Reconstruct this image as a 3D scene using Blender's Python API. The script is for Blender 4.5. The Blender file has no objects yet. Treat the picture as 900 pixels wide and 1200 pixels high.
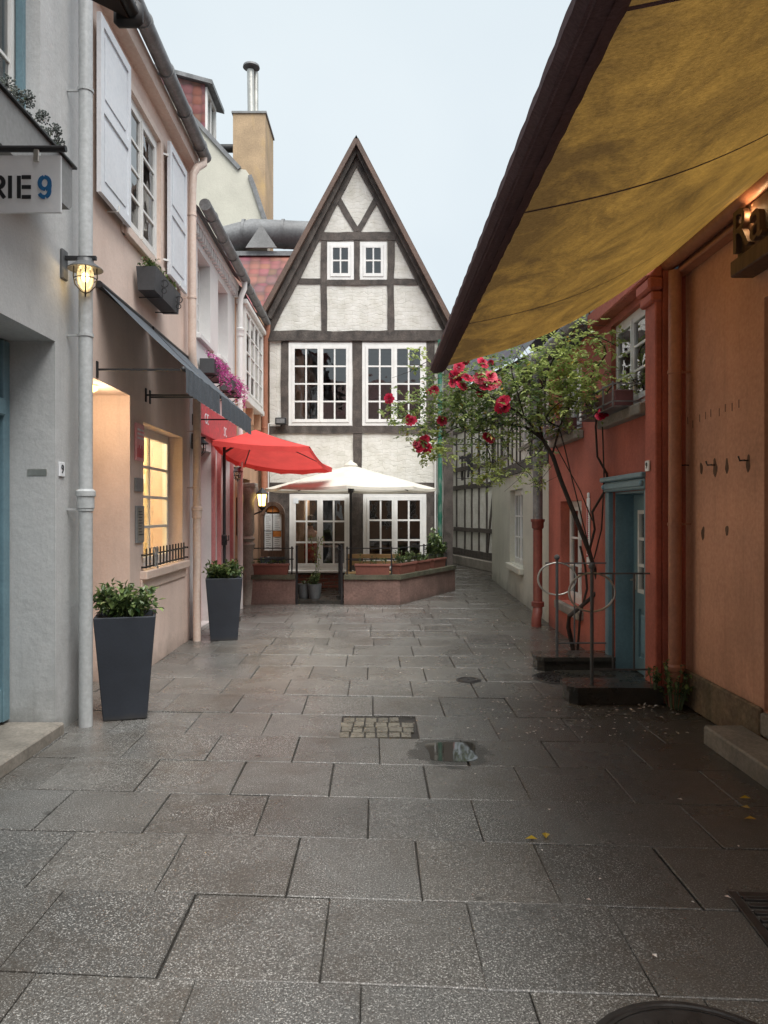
import bpy, bmesh, math, random
from mathutils import Vector, Matrix, noise
R = math.radians
PI = math.pi
C = bpy.context.scene.collection
rng = random.Random(7)
F = 870.0
def at(px, py, d):                      # a point of the street seen at that spot, d metres ahead
    return Vector(((px - 450) * d / F, d, 1.6 + (600 - py) * d / F))

# ------------------------------------------------------------------ materials
def nodes(name):
    m = bpy.data.materials.new(name); m.use_nodes = True
    nt = m.node_tree; nt.nodes.clear()
    out = nt.nodes.new('ShaderNodeOutputMaterial')
    return m, nt, out
def N(nt, t, **kw):
    n = nt.nodes.new(t)
    for k, v in kw.items():
        if k in n.inputs: n.inputs[k].default_value = v
        else: setattr(n, k, v)
    return n
def mixc(nt, fac, a, b, blend='MIX'):
    n = nt.nodes.new('ShaderNodeMix'); n.data_type = 'RGBA'; n.blend_type = blend
    for i, v in ((0, fac), (6, a), (7, b)):
        if isinstance(v, bpy.types.NodeSocket): nt.links.new(v, n.inputs[i])
        else: n.inputs[i].default_value = v if i == 0 else (*v, 1)
    return n.outputs[2]
def ramp(nt, src, a, b, ca=(0,0,0), cb=(1,1,1)):
    r = nt.nodes.new('ShaderNodeValToRGB'); r.color_ramp.elements[0].position = a; r.color_ramp.elements[1].position = b
    r.color_ramp.elements[0].color = (*ca, 1); r.color_ramp.elements[1].color = (*cb, 1)
    nt.links.new(src, r.inputs[0]); return r.outputs[0]
def tex(nt, co, scale, detail=6, rough=.6, dist=0, kind='ShaderNodeTexNoise'):
    t = nt.nodes.new(kind); t.inputs['Scale'].default_value = scale
    if 'Detail' in t.inputs: t.inputs['Detail'].default_value = detail
    if 'Roughness' in t.inputs: t.inputs['Roughness'].default_value = rough
    if 'Distortion' in t.inputs: t.inputs['Distortion'].default_value = dist
    nt.links.new(co, t.inputs['Vector']); return t.outputs[0]
def coords(nt, sc=None):
    c = nt.nodes.new('ShaderNodeTexCoord').outputs['Object']
    if sc:
        m = nt.nodes.new('ShaderNodeMapping'); m.inputs['Scale'].default_value = sc
        nt.links.new(c, m.inputs['Vector']); c = m.outputs[0]
    return c
def mat(name, col, rough=.75, var=.18, vscale=2.5, fine=.12, fscale=30, bump=.15, bscale=25, bdist=.01,
        stain=None, samt=.5, sscale=1.2, metal=0, spec=.5, stretch=None, rvar=.1, foot=None, fh=.5, streak=0, tint=False):
    m, nt, out = nodes(name)
    co = coords(nt, stretch)
    b = nt.nodes.new('ShaderNodeBsdfPrincipled')
    n1 = tex(nt, co, vscale, 5, .6); n2 = tex(nt, co, fscale, 3, .6)
    lo = tuple(c * (1 - var * 1.6) for c in col); hi = tuple(min(1, c * (1 + var)) for c in col)
    c1 = mixc(nt, ramp(nt, n1, .3, .7), lo, hi)
    c2 = mixc(nt, fine, c1, ramp(nt, n2, .3, .7), 'OVERLAY')
    if stain:
        s = ramp(nt, tex(nt, coords(nt, (1, 1, .45)), sscale, 8, .68, .4), .5, .72)
        mm = nt.nodes.new('ShaderNodeMath'); mm.operation = 'MULTIPLY'; mm.inputs[1].default_value = samt
        nt.links.new(s, mm.inputs[0]); c2 = mixc(nt, mm.outputs[0], c2, stain)
    if streak:                                             # rain streaks running down
        s = ramp(nt, tex(nt, coords(nt, (9, 9, .5)), 1.3, 6, .7), .55, .75)
        mm = nt.nodes.new('ShaderNodeMath'); mm.operation = 'MULTIPLY'; mm.inputs[1].default_value = streak
        nt.links.new(s, mm.inputs[0]); c2 = mixc(nt, mm.outputs[0], c2, tuple(c * .5 for c in col))
    if foot:                                               # splash dirt above the ground, uneven upper edge
        sx = nt.nodes.new('ShaderNodeSeparateXYZ'); nt.links.new(coords(nt), sx.inputs[0])
        ad = nt.nodes.new('ShaderNodeMath'); ad.operation = 'MULTIPLY_ADD'; ad.inputs[1].default_value = fh * 1.6
        nt.links.new(tex(nt, coords(nt), 2.2, 7, .7), ad.inputs[0]); 
        ng = nt.nodes.new('ShaderNodeMath'); ng.operation = 'MULTIPLY'; ng.inputs[1].default_value = -1
        nt.links.new(sx.outputs[2], ng.inputs[0]); nt.links.new(ng.outputs[0], ad.inputs[2])
        f = ramp(nt, ad.outputs[0], fh * .3, fh * 1.0, (0,0,0), (.75,.75,.75))
        c2 = mixc(nt, f, c2, foot)
    if tint:
        a = nt.nodes.new('ShaderNodeAttribute'); a.attribute_name = 'tint'
        c2 = mixc(nt, 1.0, c2, a.outputs['Color'], 'MULTIPLY')
    nt.links.new(c2, b.inputs['Base Color'])
    rr = nt.nodes.new('ShaderNodeMapRange'); rr.inputs['To Min'].default_value = max(.02, rough - rvar); rr.inputs['To Max'].default_value = min(1, rough + rvar)
    nt.links.new(n1, rr.inputs['Value']); nt.links.new(rr.outputs[0], b.inputs['Roughness'])
    b.inputs['Metallic'].default_value = metal; b.inputs['Specular IOR Level'].default_value = spec
    if bump:
        bp = nt.nodes.new('ShaderNodeBump'); bp.inputs['Strength'].default_value = bump; bp.inputs['Distance'].default_value = bdist
        nt.links.new(tex(nt, co, bscale, 8, .62), bp.inputs['Height']); nt.links.new(bp.outputs[0], b.inputs['Normal'])
    nt.links.new(b.outputs[0], out.inputs[0]); return m

def mat_glass(name, refl=.06, tint=(.9, .93, .92), wob=.02):
    m, nt, out = nodes(name)
    t = nt.nodes.new('ShaderNodeBsdfTransparent'); t.inputs[0].default_value = (*tint, 1)
    g = nt.nodes.new('ShaderNodeBsdfGlossy'); g.inputs['Roughness'].default_value = .01
    fr = nt.nodes.new('ShaderNodeFresnel'); fr.inputs[0].default_value = 1.5
    bp = nt.nodes.new('ShaderNodeBump'); bp.inputs['Strength'].default_value = wob; bp.inputs['Distance'].default_value = .1
    nt.links.new(tex(nt, coords(nt), 5, 1, .4), bp.inputs['Height']); nt.links.new(bp.outputs[0], g.inputs['Normal'])
    a = nt.nodes.new('ShaderNodeMath'); a.operation = 'MULTIPLY_ADD'; a.inputs[1].default_value = 1.5; a.inputs[2].default_value = refl; a.use_clamp = True
    nt.links.new(fr.outputs[0], a.inputs[0])
    mx = nt.nodes.new('ShaderNodeMixShader'); nt.links.new(a.outputs[0], mx.inputs[0]); nt.links.new(t.outputs[0], mx.inputs[1]); nt.links.new(g.outputs[0], mx.inputs[2])
    nt.links.new(mx.outputs[0], out.inputs[0]); return m
def mat_brick(name, col, mortar, bw=.24, bh=.07, ms=.012, bump=.6, dist=.03, rough=.8, var=.2, wob=.06):
    m, nt, out = nodes(name)
    co = nt.nodes.new('ShaderNodeTexCoord').outputs['Object']
    sp = nt.nodes.new('ShaderNodeSeparateXYZ'); nt.links.new(co, sp.inputs[0])
    ad = nt.nodes.new('ShaderNodeMath'); ad.operation = 'ADD'; nt.links.new(sp.outputs[0], ad.inputs[0]); nt.links.new(sp.outputs[1], ad.inputs[1])
    nz = nt.nodes.new('ShaderNodeTexNoise'); nz.inputs['Scale'].default_value = 3.5; nz.inputs['Detail'].default_value = 4; nt.links.new(co, nz.inputs['Vector'])
    wz = nt.nodes.new('ShaderNodeMath'); wz.operation = 'MULTIPLY_ADD'; wz.inputs[1].default_value = wob
    nt.links.new(nz.outputs[0], wz.inputs[0]); nt.links.new(sp.outputs[2], wz.inputs[2])
    cb = nt.nodes.new('ShaderNodeCombineXYZ'); nt.links.new(ad.outputs[0], cb.inputs[0]); nt.links.new(wz.outputs[0], cb.inputs[1])
    br = nt.nodes.new('ShaderNodeTexBrick'); br.inputs['Scale'].default_value = 1; br.inputs['Brick Width'].default_value = bw; br.inputs['Row Height'].default_value = bh
    br.inputs['Mortar Size'].default_value = ms; br.inputs['Mortar Smooth'].default_value = .7
    br.inputs['Color1'].default_value = (*[c * (1 - var) for c in col], 1); br.inputs['Color2'].default_value = (*[min(1, c * (1 + var * .5)) for c in col], 1); br.inputs['Mortar'].default_value = (*mortar, 1)
    nt.links.new(cb.outputs[0], br.inputs['Vector'])
    b = nt.nodes.new('ShaderNodeBsdfPrincipled'); b.inputs['Roughness'].default_value = rough
    c = mixc(nt, .25, br.outputs[0], ramp(nt, tex(nt, co, 4, 7, .65), .3, .7), 'OVERLAY')
    st = ramp(nt, tex(nt, co, 1.7, 8, .7), .56, .75)
    mm = nt.nodes.new('ShaderNodeMath'); mm.operation = 'MULTIPLY'; mm.inputs[1].default_value = .35; nt.links.new(st, mm.inputs[0])
    c = mixc(nt, mm.outputs[0], c, tuple(v * .6 for v in col))
    nt.links.new(c, b.inputs['Base Color'])
    inv = nt.nodes.new('ShaderNodeMath'); inv.operation = 'SUBTRACT'; inv.inputs[0].default_value = 1; nt.links.new(br.outputs['Fac'], inv.inputs[1])
    hs = nt.nodes.new('ShaderNodeMath'); hs.operation = 'MULTIPLY_ADD'; hs.inputs[1].default_value = .9
    nt.links.new(tex(nt, co, 14, 6, .6), hs.inputs[0]); nt.links.new(inv.outputs[0], hs.inputs[2])
    bp = nt.nodes.new('ShaderNodeBump'); bp.inputs['Strength'].default_value = bump; bp.inputs['Distance'].default_value = dist
    nt.links.new(hs.outputs[0], bp.inputs['Height']); nt.links.new(bp.outputs[0], b.inputs['Normal'])
    nt.links.new(b.outputs[0], out.inputs[0]); return m
def mat_emit(name, col, s):
    m, nt, out = nodes(name); e = nt.nodes.new('ShaderNodeEmission'); e.inputs[0].default_value = (*col, 1); e.inputs[1].default_value = s
    nt.links.new(e.outputs[0], out.inputs[0]); return m
def mat_leaf(name, a, b_, trans=.3, rough=.4):
    m, nt, out = nodes(name)
    at_ = nt.nodes.new('ShaderNodeAttribute'); at_.attribute_name = 'tint'
    sp = nt.nodes.new('ShaderNodeSeparateColor'); nt.links.new(at_.outputs['Color'], sp.inputs[0])
    c = mixc(nt, sp.outputs[0], a, b_)
    b = nt.nodes.new('ShaderNodeBsdfPrincipled'); b.inputs['Roughness'].default_value = rough
    nt.links.new(c, b.inputs['Base Color'])
    t = nt.nodes.new('ShaderNodeBsdfTranslucent'); nt.links.new(c, t.inputs[0])
    mx = nt.nodes.new('ShaderNodeMixShader'); mx.inputs[0].default_value = trans
    nt.links.new(b.outputs[0], mx.inputs[1]); nt.links.new(t.outputs[0], mx.inputs[2]); nt.links.new(mx.outputs[0], out.inputs[0]); return m
def mat_cloth(name, col, trans=.35, dirt=None, damt=.7, dscale=2, stretch=(1,1,1), weave=180, bias=None):
    m, nt, out = nodes(name)
    co = coords(nt, stretch)
    c = mixc(nt, ramp(nt, tex(nt, coords(nt), 3, 5, .6), .3, .7), tuple(v * .8 for v in col), col)
    if dirt:
        src = tex(nt, co, dscale, 9, .72, .5)
        if bias:                                            # cloth colour darkens towards the outer hem: along local x
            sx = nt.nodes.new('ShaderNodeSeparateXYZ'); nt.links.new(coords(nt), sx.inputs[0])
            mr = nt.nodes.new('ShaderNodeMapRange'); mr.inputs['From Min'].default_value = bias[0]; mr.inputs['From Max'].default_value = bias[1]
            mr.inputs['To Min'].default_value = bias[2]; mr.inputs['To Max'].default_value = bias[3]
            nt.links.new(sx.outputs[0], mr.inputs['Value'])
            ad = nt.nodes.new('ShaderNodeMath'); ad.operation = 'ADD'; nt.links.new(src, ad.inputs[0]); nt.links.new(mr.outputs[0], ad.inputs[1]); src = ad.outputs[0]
        f = ramp(nt, src, .34, .74)
        mm = nt.nodes.new('ShaderNodeMath'); mm.operation = 'MULTIPLY'; mm.inputs[1].default_value = damt; nt.links.new(f, mm.inputs[0])
        c = mixc(nt, mm.outputs[0], c, dirt)
        c = mixc(nt, .5, c, ramp(nt, tex(nt, coords(nt, (1, 2, 1)), 55, 5, .8), .3, .7, (.15,.15,.15), (.85,.85,.85)), 'OVERLAY')
    d = nt.nodes.new('ShaderNodeBsdfPrincipled'); d.inputs['Roughness'].default_value = .8; d.inputs['Specular IOR Level'].default_value = .25; nt.links.new(c, d.inputs['Base Color'])
    t = nt.nodes.new('ShaderNodeBsdfTranslucent'); nt.links.new(c, t.inputs[0])
    bp = nt.nodes.new('ShaderNodeBump'); bp.inputs['Strength'].default_value = .3; bp.inputs['Distance'].default_value = .004
    nt.links.new(tex(nt, coords(nt), 60, 4, .7), bp.inputs['Height']); nt.links.new(bp.outputs[0], d.inputs['Normal']); nt.links.new(bp.outputs[0], t.inputs['Normal'])
    mx = nt.nodes.new('ShaderNodeMixShader'); mx.inputs[0].default_value = trans
    nt.links.new(d.outputs[0], mx.inputs[1]); nt.links.new(t.outputs[0], mx.inputs[2]); nt.links.new(mx.outputs[0], out.inputs[0]); return m

def mulf(nt, a, b_):
    m_ = nt.nodes.new('ShaderNodeMath'); m_.operation = 'MULTIPLY'; nt.links.new(a, m_.inputs[0]); nt.links.new(b_, m_.inputs[1]); return m_.outputs[0]
def mat_slab():
    m, nt, out = nodes('wet_stone_slab')
    co = coords(nt)
    a = nt.nodes.new('ShaderNodeAttribute'); a.attribute_name = 'tint'
    big = tex(nt, co, .55, 5, .6)
    base = mixc(nt, ramp(nt, big, .35, .65), (.092, .089, .082), (.150, .147, .138))
    base = mixc(nt, 1.0, base, a.outputs['Color'], 'MULTIPLY')
    sp = tex(nt, co, 150, 2, .7); sp2 = tex(nt, co, 120, 2, .7)
    base = mixc(nt, mulf(nt, ramp(nt, sp, .54, .66, (0,0,0), (1,1,1)), ramp(nt, tex(nt, co, 2.2, 6, .7), .25, .6, (.4,.4,.4), (1,1,1))), base, (.62, .61, .58))
    base = mixc(nt, ramp(nt, sp2, .50, .62, (0,0,0), (.8,.8,.8)), base, (.05, .047, .044))
    st = ramp(nt, tex(nt, co, 1.3, 9, .75, .6), .5, .7, (0,0,0), (.65,.65,.65))
    base = mixc(nt, st, base, (.075, .060, .045))
    vo = nt.nodes.new('ShaderNodeTexVoronoi'); vo.inputs['Scale'].default_value = 1.9; nt.links.new(co, vo.inputs['Vector'])       # trodden gum spots
    base = mixc(nt, ramp(nt, vo.outputs['Distance'], .035, .05, (.7,.7,.7), (0,0,0)), base, (.04,.038,.035))
    # damp margin round the shallow puddle
    mp = nt.nodes.new('ShaderNodeMapping'); mp.inputs['Location'].default_value = (-.46*1.9, -4.95*1.6, 0); mp.inputs['Scale'].default_value = (1.9, 1.6, 1); nt.links.new(co, mp.inputs['Vector'])
    ln = nt.nodes.new('ShaderNodeVectorMath'); ln.operation = 'LENGTH'; nt.links.new(mp.outputs[0], ln.inputs[0])
    dn = nt.nodes.new('ShaderNodeMath'); dn.operation = 'MULTIPLY_ADD'; dn.inputs[1].default_value = .9; nt.links.new(tex(nt, co, 5, 6, .7), dn.inputs[0]); nt.links.new(ln.outputs['Value'], dn.inputs[2])
    damp = ramp(nt, dn.outputs[0], .92, 1.3, (.85,.85,.85), (0,0,0)); base = mixc(nt, damp, base, (.035,.032,.028))
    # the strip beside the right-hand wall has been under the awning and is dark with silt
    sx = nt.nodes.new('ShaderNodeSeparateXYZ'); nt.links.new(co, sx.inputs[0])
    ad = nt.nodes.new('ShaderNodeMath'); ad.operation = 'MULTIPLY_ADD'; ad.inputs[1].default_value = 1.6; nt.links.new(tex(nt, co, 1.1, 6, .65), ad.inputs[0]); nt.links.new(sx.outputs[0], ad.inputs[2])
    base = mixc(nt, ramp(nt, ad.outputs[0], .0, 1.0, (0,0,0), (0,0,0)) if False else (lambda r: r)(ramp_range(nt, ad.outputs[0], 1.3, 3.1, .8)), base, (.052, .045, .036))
    b = nt.nodes.new('ShaderNodeBsdfPrincipled'); nt.links.new(base, b.inputs['Base Color'])
    wet = ramp(nt, tex(nt, co, .9, 7, .66, .3), .38, .66)
    rr = nt.nodes.new('ShaderNodeMapRange'); rr.inputs['To Min'].default_value = .16; rr.inputs['To Max'].default_value = .42
    nt.links.new(wet, rr.inputs['Value']); dr_ = mixc(nt, damp, (.3,.3,.3), (.08,.08,.08)); mr_ = nt.nodes.new('ShaderNodeMix'); mr_.inputs[3].default_value = .09; nt.links.new(damp, mr_.inputs[0]); nt.links.new(rr.outputs[0], mr_.inputs[2]); nt.links.new(mr_.outputs[0], b.inputs['Roughness']); b.inputs['Specular IOR Level'].default_value = .5
    bp = nt.nodes.new('ShaderNodeBump'); bp.inputs['Strength'].default_value = .55; bp.inputs['Distance'].default_value = .004
    nt.links.new(tex(nt, co, 110, 4, .7), bp.inputs['Height'])
    bp2 = nt.nodes.new('ShaderNodeBump'); bp2.inputs['Strength'].default_value = .35; bp2.inputs['Distance'].default_value = .02
    nt.links.new(tex(nt, co, 3, 4, .5), bp2.inputs['Height']); nt.links.new(bp.outputs[0], bp2.inputs['Normal']); nt.links.new(bp2.outputs[0], b.inputs['Normal'])
    nt.links.new(b.outputs[0], out.inputs[0]); return m
def ramp_range(nt, src, a, b, top):
    mr = nt.nodes.new('ShaderNodeMapRange'); mr.inputs['From Min'].default_value = a; mr.inputs['From Max'].default_value = b; mr.inputs['To Max'].default_value = top
    nt.links.new(src, mr.inputs['Value']); return mr.outputs[0]
def mat_tiles(name, col, s=.22):
    m, nt, out = nodes(name)
    co = coords(nt)
    v = nt.nodes.new('ShaderNodeTexVoronoi'); v.inputs['Scale'].default_value = 1 / s; v.inputs['Randomness'].default_value = .25; nt.links.new(co, v.inputs['Vector'])
    c = mixc(nt, ramp(nt, v.outputs['Distance'], .35, .75), col, tuple(x * .45 for x in col))
    c = mixc(nt, .3, c, v.outputs['Color'], 'SOFT_LIGHT')
    b = nt.nodes.new('ShaderNodeBsdfPrincipled'); b.inputs['Roughness'].default_value = .6; nt.links.new(c, b.inputs['Base Color'])
    bp = nt.nodes.new('ShaderNodeBump'); bp.inputs['Strength'].default_value = .7; bp.inputs['Distance'].default_value = .02; bp.invert = True
    nt.links.new(v.outputs['Distance'], bp.inputs['Height']); nt.links.new(bp.outputs[0], b.inputs['Normal'])
    nt.links.new(b.outputs[0], out.inputs[0]); return m

M = {}
M['grey'] = mat('grey_plaster', (.53,.54,.54), .85, .07, 1.2, .08, 60, .5, 14, .012, stain=(.30,.31,.31), samt=.5, streak=.35, foot=(.13,.135,.115), fh=.6)
M['greytrim'] = mat('grey_gloss_paint', (.45,.47,.475), .35, .06, bump=.05)
M['peach'] = mat('peach_plaster', (.74,.59,.51), .85, .08, 1.4, .08, 50, .4, 16, .01, stain=(.50,.37,.31), samt=.45, streak=.3, foot=(.24,.18,.145), fh=.5)
M['peachtrim'] = mat('peach_gloss_paint', (.70,.56,.48), .4, .07, bump=.05)
M['cream_in'] = mat('warm_shop_wall', (.72,.60,.38), .8, .1)
M['white'] = mat('white_plaster', (.74,.73,.72), .85, .06, 1.3, .08, 50, .35, 16, .01, stain=(.50,.49,.47), samt=.3, streak=.2, foot=(.3,.28,.26), fh=.4)
M['whitepaint'] = mat('white_window_paint', (.76,.76,.74), .4, .06, 4, .05, bump=.05, stain=(.55,.54,.50), samt=.3, sscale=5)
M['shutter'] = mat('pale_shutter_paint', (.70,.73,.77), .45, .04, bump=.04)
M['beige'] = mat('terracotta_beige_plaster', (.50,.31,.20), .85, .12, bump=.35, stain=(.32,.2,.13), samt=.5)
M['pinkpaint'] = mat('faded_pink_paint', (.55,.22,.22), .5, .1, bump=.06)
M['redpaint'] = mat('red_door_paint', (.42,.06,.07), .4, .1, bump=.05)
M['infill'] = mat_brick('whitewashed_brick', (.64,.63,.58), (.56,.55,.50), .31, .078, .007, .38, .016, wob=.30, var=.05)
M['timber'] = mat('weathered_dark_timber', (.072,.059,.051), .7, .4, 5, .4, 60, .6, 40, .012, stain=(.16,.14,.125), samt=.55, sscale=6)
M['brownboard'] = mat('brown_verge_board', (.12,.078,.060), .7, .2, 3, .2, 30, .4, 30, .01)
M['tile'] = mat_tiles('red_clay_tiles', (.19,.062,.056))
M['slate'] = mat_tiles('dark_slate_tiles', (.05,.052,.058), .28)
M['zinc'] = mat('weathered_zinc', (.20,.205,.21), .5, .25, 4, .2, 40, .2, 20, .004, metal=.35, stain=(.08,.08,.08), samt=.5, sscale=3)
M['duct'] = mat('dull_steel_duct', (.17,.175,.18), .6, .2, 2, .2, 20, .1, metal=.2, stain=(.12,.12,.12), samt=.5)
M['steel'] = mat('bright_flue_steel', (.55,.54,.50), .35, .15, 3, metal=.7, bump=.03)
M['copper'] = mat('terracotta_painted_pipe', (.42,.19,.12), .45, .12, 3, bump=.06, stain=(.2,.08,.05), samt=.4, sscale=3)
M['redpipe'] = mat('red_painted_pipe', (.20,.055,.042), .45, .15, bump=.06)
M['iron'] = mat('black_iron', (.018,.018,.02), .5, .3, bump=.2, bscale=60, bdist=.002)
M['greyiron'] = mat('grey_painted_iron', (.10,.105,.11), .45, .2, bump=.1)
M['charcoal'] = mat('charcoal_planter', (.028,.034,.046), .55, .12, 3, .1, 80, .12, 80, .002, foot=(.06,.055,.05), fh=.08)
M['boxgrey'] = mat('dark_grey_plastic_box', (.055,.057,.062), .55, .12, bump=.08)
M['leadgrey'] = mat('lead_grey_sheet', (.22,.225,.225), .6, .15, bump=.08)
M['greycloth'] = mat_cloth('grey_awning_canvas', (.12,.14,.165), .10, dirt=(.06,.065,.07), damt=.6, dscale=3)
M['redcloth'] = mat_cloth('red_parasol_canvas', (.86,.11,.10), .40)
M['redcloth'].node_tree.nodes
M['creamcloth'] = mat_cloth('cream_parasol_canvas', (.82,.79,.70), .30)
M['awning'] = mat_cloth('old_yellow_awning_canvas', (.33,.188,.042), .55, dirt=(.062,.037,.015), damt=.92, dscale=3.0, stretch=(1,.6,1), bias=(-1.95,-.1,.24,-.17))  # dirt is the darker cloth colour, stronger towards the outer hem
M['awnhem'] = mat_cloth('dark_plum_awning_hem', (.15,.090,.095), .10, dirt=(.08,.046,.052))
M['brownawn'] = mat_cloth('dark_brown_awning_canvas', (.045,.028,.022), .05)
M['orange'] = mat('orange_terracotta_plaster', (.62,.335,.225), .85, .16, .8, .14, 30, .4, 12, .012, stain=(.36,.19,.12), samt=.6, sscale=1.2, streak=.45, foot=(.10,.065,.04), fh=.7)
M['plinth'] = mat('mossy_plinth', (.20,.14,.09), .85, .3, 3, .3, 30, .8, 14, .02, stain=(.05,.055,.03), samt=.8, sscale=3)
M['redwall'] = mat('brick_red_plaster', (.46,.135,.095), .85, .18, 1.4, .12, 40, .4, 14, .01, stain=(.22,.055,.04), samt=.5, foot=(.10,.05,.04), fh=.45)
M['blue'] = mat('petrol_blue_paint', (.16,.27,.32), .45, .1, 3, .1, 40, .12, 30, .003, stain=(.06,.11,.14), samt=.4)
M['bluelight'] = mat('light_blue_panel', (.20,.34,.42), .4, .06, bump=.05)
M['cream'] = mat('cream_plaster', (.56,.55,.47), .85, .08, 1.3, .08, 40, .4, 14, .01, stain=(.38,.37,.31), samt=.4, foot=(.20,.19,.16), fh=.5)
M['stone'] = mat('grey_sandstone', (.27,.245,.21), .8, .2, 4, .2, 50, .4, 30, .006, stain=(.10,.095,.08), samt=.6, sscale=3)
M['darkstone'] = mat('dark_wet_stone', (.045,.043,.038), .28, .3, 4, .3, 60, .3, 30, .004, stain=(.08,.07,.05), samt=.4)
M['dustypink'] = mat('dusty_pink_wall', (.20,.125,.105), .85, .22, 2, .25, 30, .6, 14, .012, stain=(.12,.08,.065), samt=.7, sscale=2.2, foot=(.07,.055,.045), fh=.22)
M['moss'] = mat('mossy_coping', (.085,.085,.055), .8, .3, 5, .3, 50, .6, 20, .01, stain=(.16,.14,.11), samt=.6, sscale=3)
M['terracotta'] = mat('terracotta_pot', (.20,.075,.055), .7, .15, bump=.1)
M['greypot'] = mat('grey_ceramic_pot', (.13,.14,.145), .4, .15, bump=.1)
M['soil'] = mat('dark_soil', (.03,.022,.015), .95, .3, bump=.8, bscale=60)
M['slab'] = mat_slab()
M['joint'] = mat('silt_joint', (.045,.04,.034), .6, .3, 8, bump=.3)
M['cobble'] = mat('pale_setts', (.17,.155,.13), .28, .3, 12, .2, 50, .4, 40, .006, tint=True)
M['castiron'] = mat('cast_iron_cover', (.04,.036,.034), .42, .25, 10, bump=.3, bscale=50, bdist=.004, metal=.3)
M['cover'] = mat('worn_cover', (.105,.098,.088), .45, .3, 8, .2, 50, .3, 60, .004, metal=.1)
M['hole'] = mat('dark_void', (.006,.006,.006), .9, 0, bump=0)
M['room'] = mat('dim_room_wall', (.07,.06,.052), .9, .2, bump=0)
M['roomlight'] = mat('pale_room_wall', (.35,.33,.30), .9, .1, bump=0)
M['curtain'] = mat_cloth('net_curtain', (.6,.6,.58), .4)
M['wood'] = mat('brown_wood', (.10,.055,.035), .55, .3, 4, .3, 30, .3, 30, .005, stretch=(1,1,.2))
M['palewood'] = mat('pale_bench_wood', (.45,.30,.14), .6, .2, bump=.15)
M['chalk'] = mat('chalkboard', (.035,.05,.06), .6, .3, 12, bump=.02)
M['paper'] = mat('white_paper', (.70,.74,.76), .7, .05, bump=0)
M['orangeprint'] = mat('orange_print', (.60,.22,.05), .6, .2, 15, bump=0)
M['ink'] = mat('black_ink', (.012,.014,.018), .6, 0, bump=0)
M['blueink'] = mat('blue_ink', (.015,.14,.34), .6, 0, bump=0)
M['signwhite'] = mat('white_sign_sheet', (.82,.85,.88), .4, .04, bump=.02)
M['redprint'] = mat('red_poster_print', (.62,.06,.08), .45, .2, 20, bump=0)
M['pinkprint'] = mat('pink_poster_print', (.75,.36,.38), .45, .1, bump=0)
M['glass'] = mat_glass('window_glass', .10)
M['clearglass'] = mat_glass('lamp_glass', .03, (.97,.96,.92))
M['greenpipe'] = mat('green_painted_pipe', (.02,.13,.085), .45, .15, bump=.05, stain=(.5,.5,.48), samt=.5, sscale=9)
M['magenta'] = mat_leaf('magenta_petals', (.42,.03,.22), (.78,.20,.55), .35)
M['leaf'] = mat_leaf('shrub_leaf', (.025,.06,.022), (.24,.32,.10), .2, .3)
M['roseleaf'] = mat_leaf('rose_leaf', (.055,.12,.04), (.52,.60,.20), .45, .28)
M['yellowleaf'] = mat_leaf('yellow_leaf', (.45,.25,.02), (.6,.42,.04), .3)
M['dryseed'] = mat('dried_seed_head', (.13,.15,.14), .9, .3, bump=.2)
M['stem'] = mat('green_stem', (.10,.14,.07), .7, .2, bump=.1)
M['bark'] = mat('dark_rose_bark', (.035,.025,.02), .7, .3, 6, .2, 40, .5, 40, .005)
M['petal'] = mat_leaf('rose_petal', (.24,.004,.025), (.70,.025,.085), .25, .5)
M['fallen'] = mat_leaf('fallen_petal', (.55,.42,.36), (.85,.80,.76), .1)
M['skin'] = mat('skin', (.50,.28,.20), .6, .05, bump=0)
M['shirt'] = mat('light_grey_tshirt', (.62,.61,.58), .85, .06, bump=.2)
M['trouser'] = mat('dark_trousers', (.03,.035,.05), .85, .1, bump=.1)
M['hair'] = mat('short_brown_hair', (.035,.022,.015), .8, .3, bump=.6, bscale=90)
M['redchair'] = mat('red_floral_fabric', (.45,.075,.05), .85, .5, 14, bump=.1, stain=(.7,.5,.42), samt=.8, sscale=9)
M['bulb'] = mat_emit('lit_bulb', (1,.70,.32), 5)
M['bulbsoft'] = mat_emit('lit_lamp_glass', (1,.66,.20), 1.6)
M['rust'] = mat('rust_patch', (.14,.075,.045), .8, .3, bump=.3)
M['water'] = None
m, nt, out = nodes('puddle_water'); b = nt.nodes.new('ShaderNodeBsdfPrincipled'); b.inputs['Base Color'].default_value = (.045,.042,.036,1); b.inputs['Roughness'].default_value = .03
b.inputs['IOR'].default_value = 1.33; b.inputs['Specular IOR Level'].default_value = 1.0
bp = nt.nodes.new('ShaderNodeBump'); bp.inputs['Strength'].default_value = .03; bp.inputs['Distance'].default_value = .003
nt.links.new(tex(nt, coords(nt), 16, 2, .5), bp.inputs['Height']); nt.links.new(bp.outputs[0], b.inputs['Normal']); nt.links.new(b.outputs[0], out.inputs[0]); M['water'] = m

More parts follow.
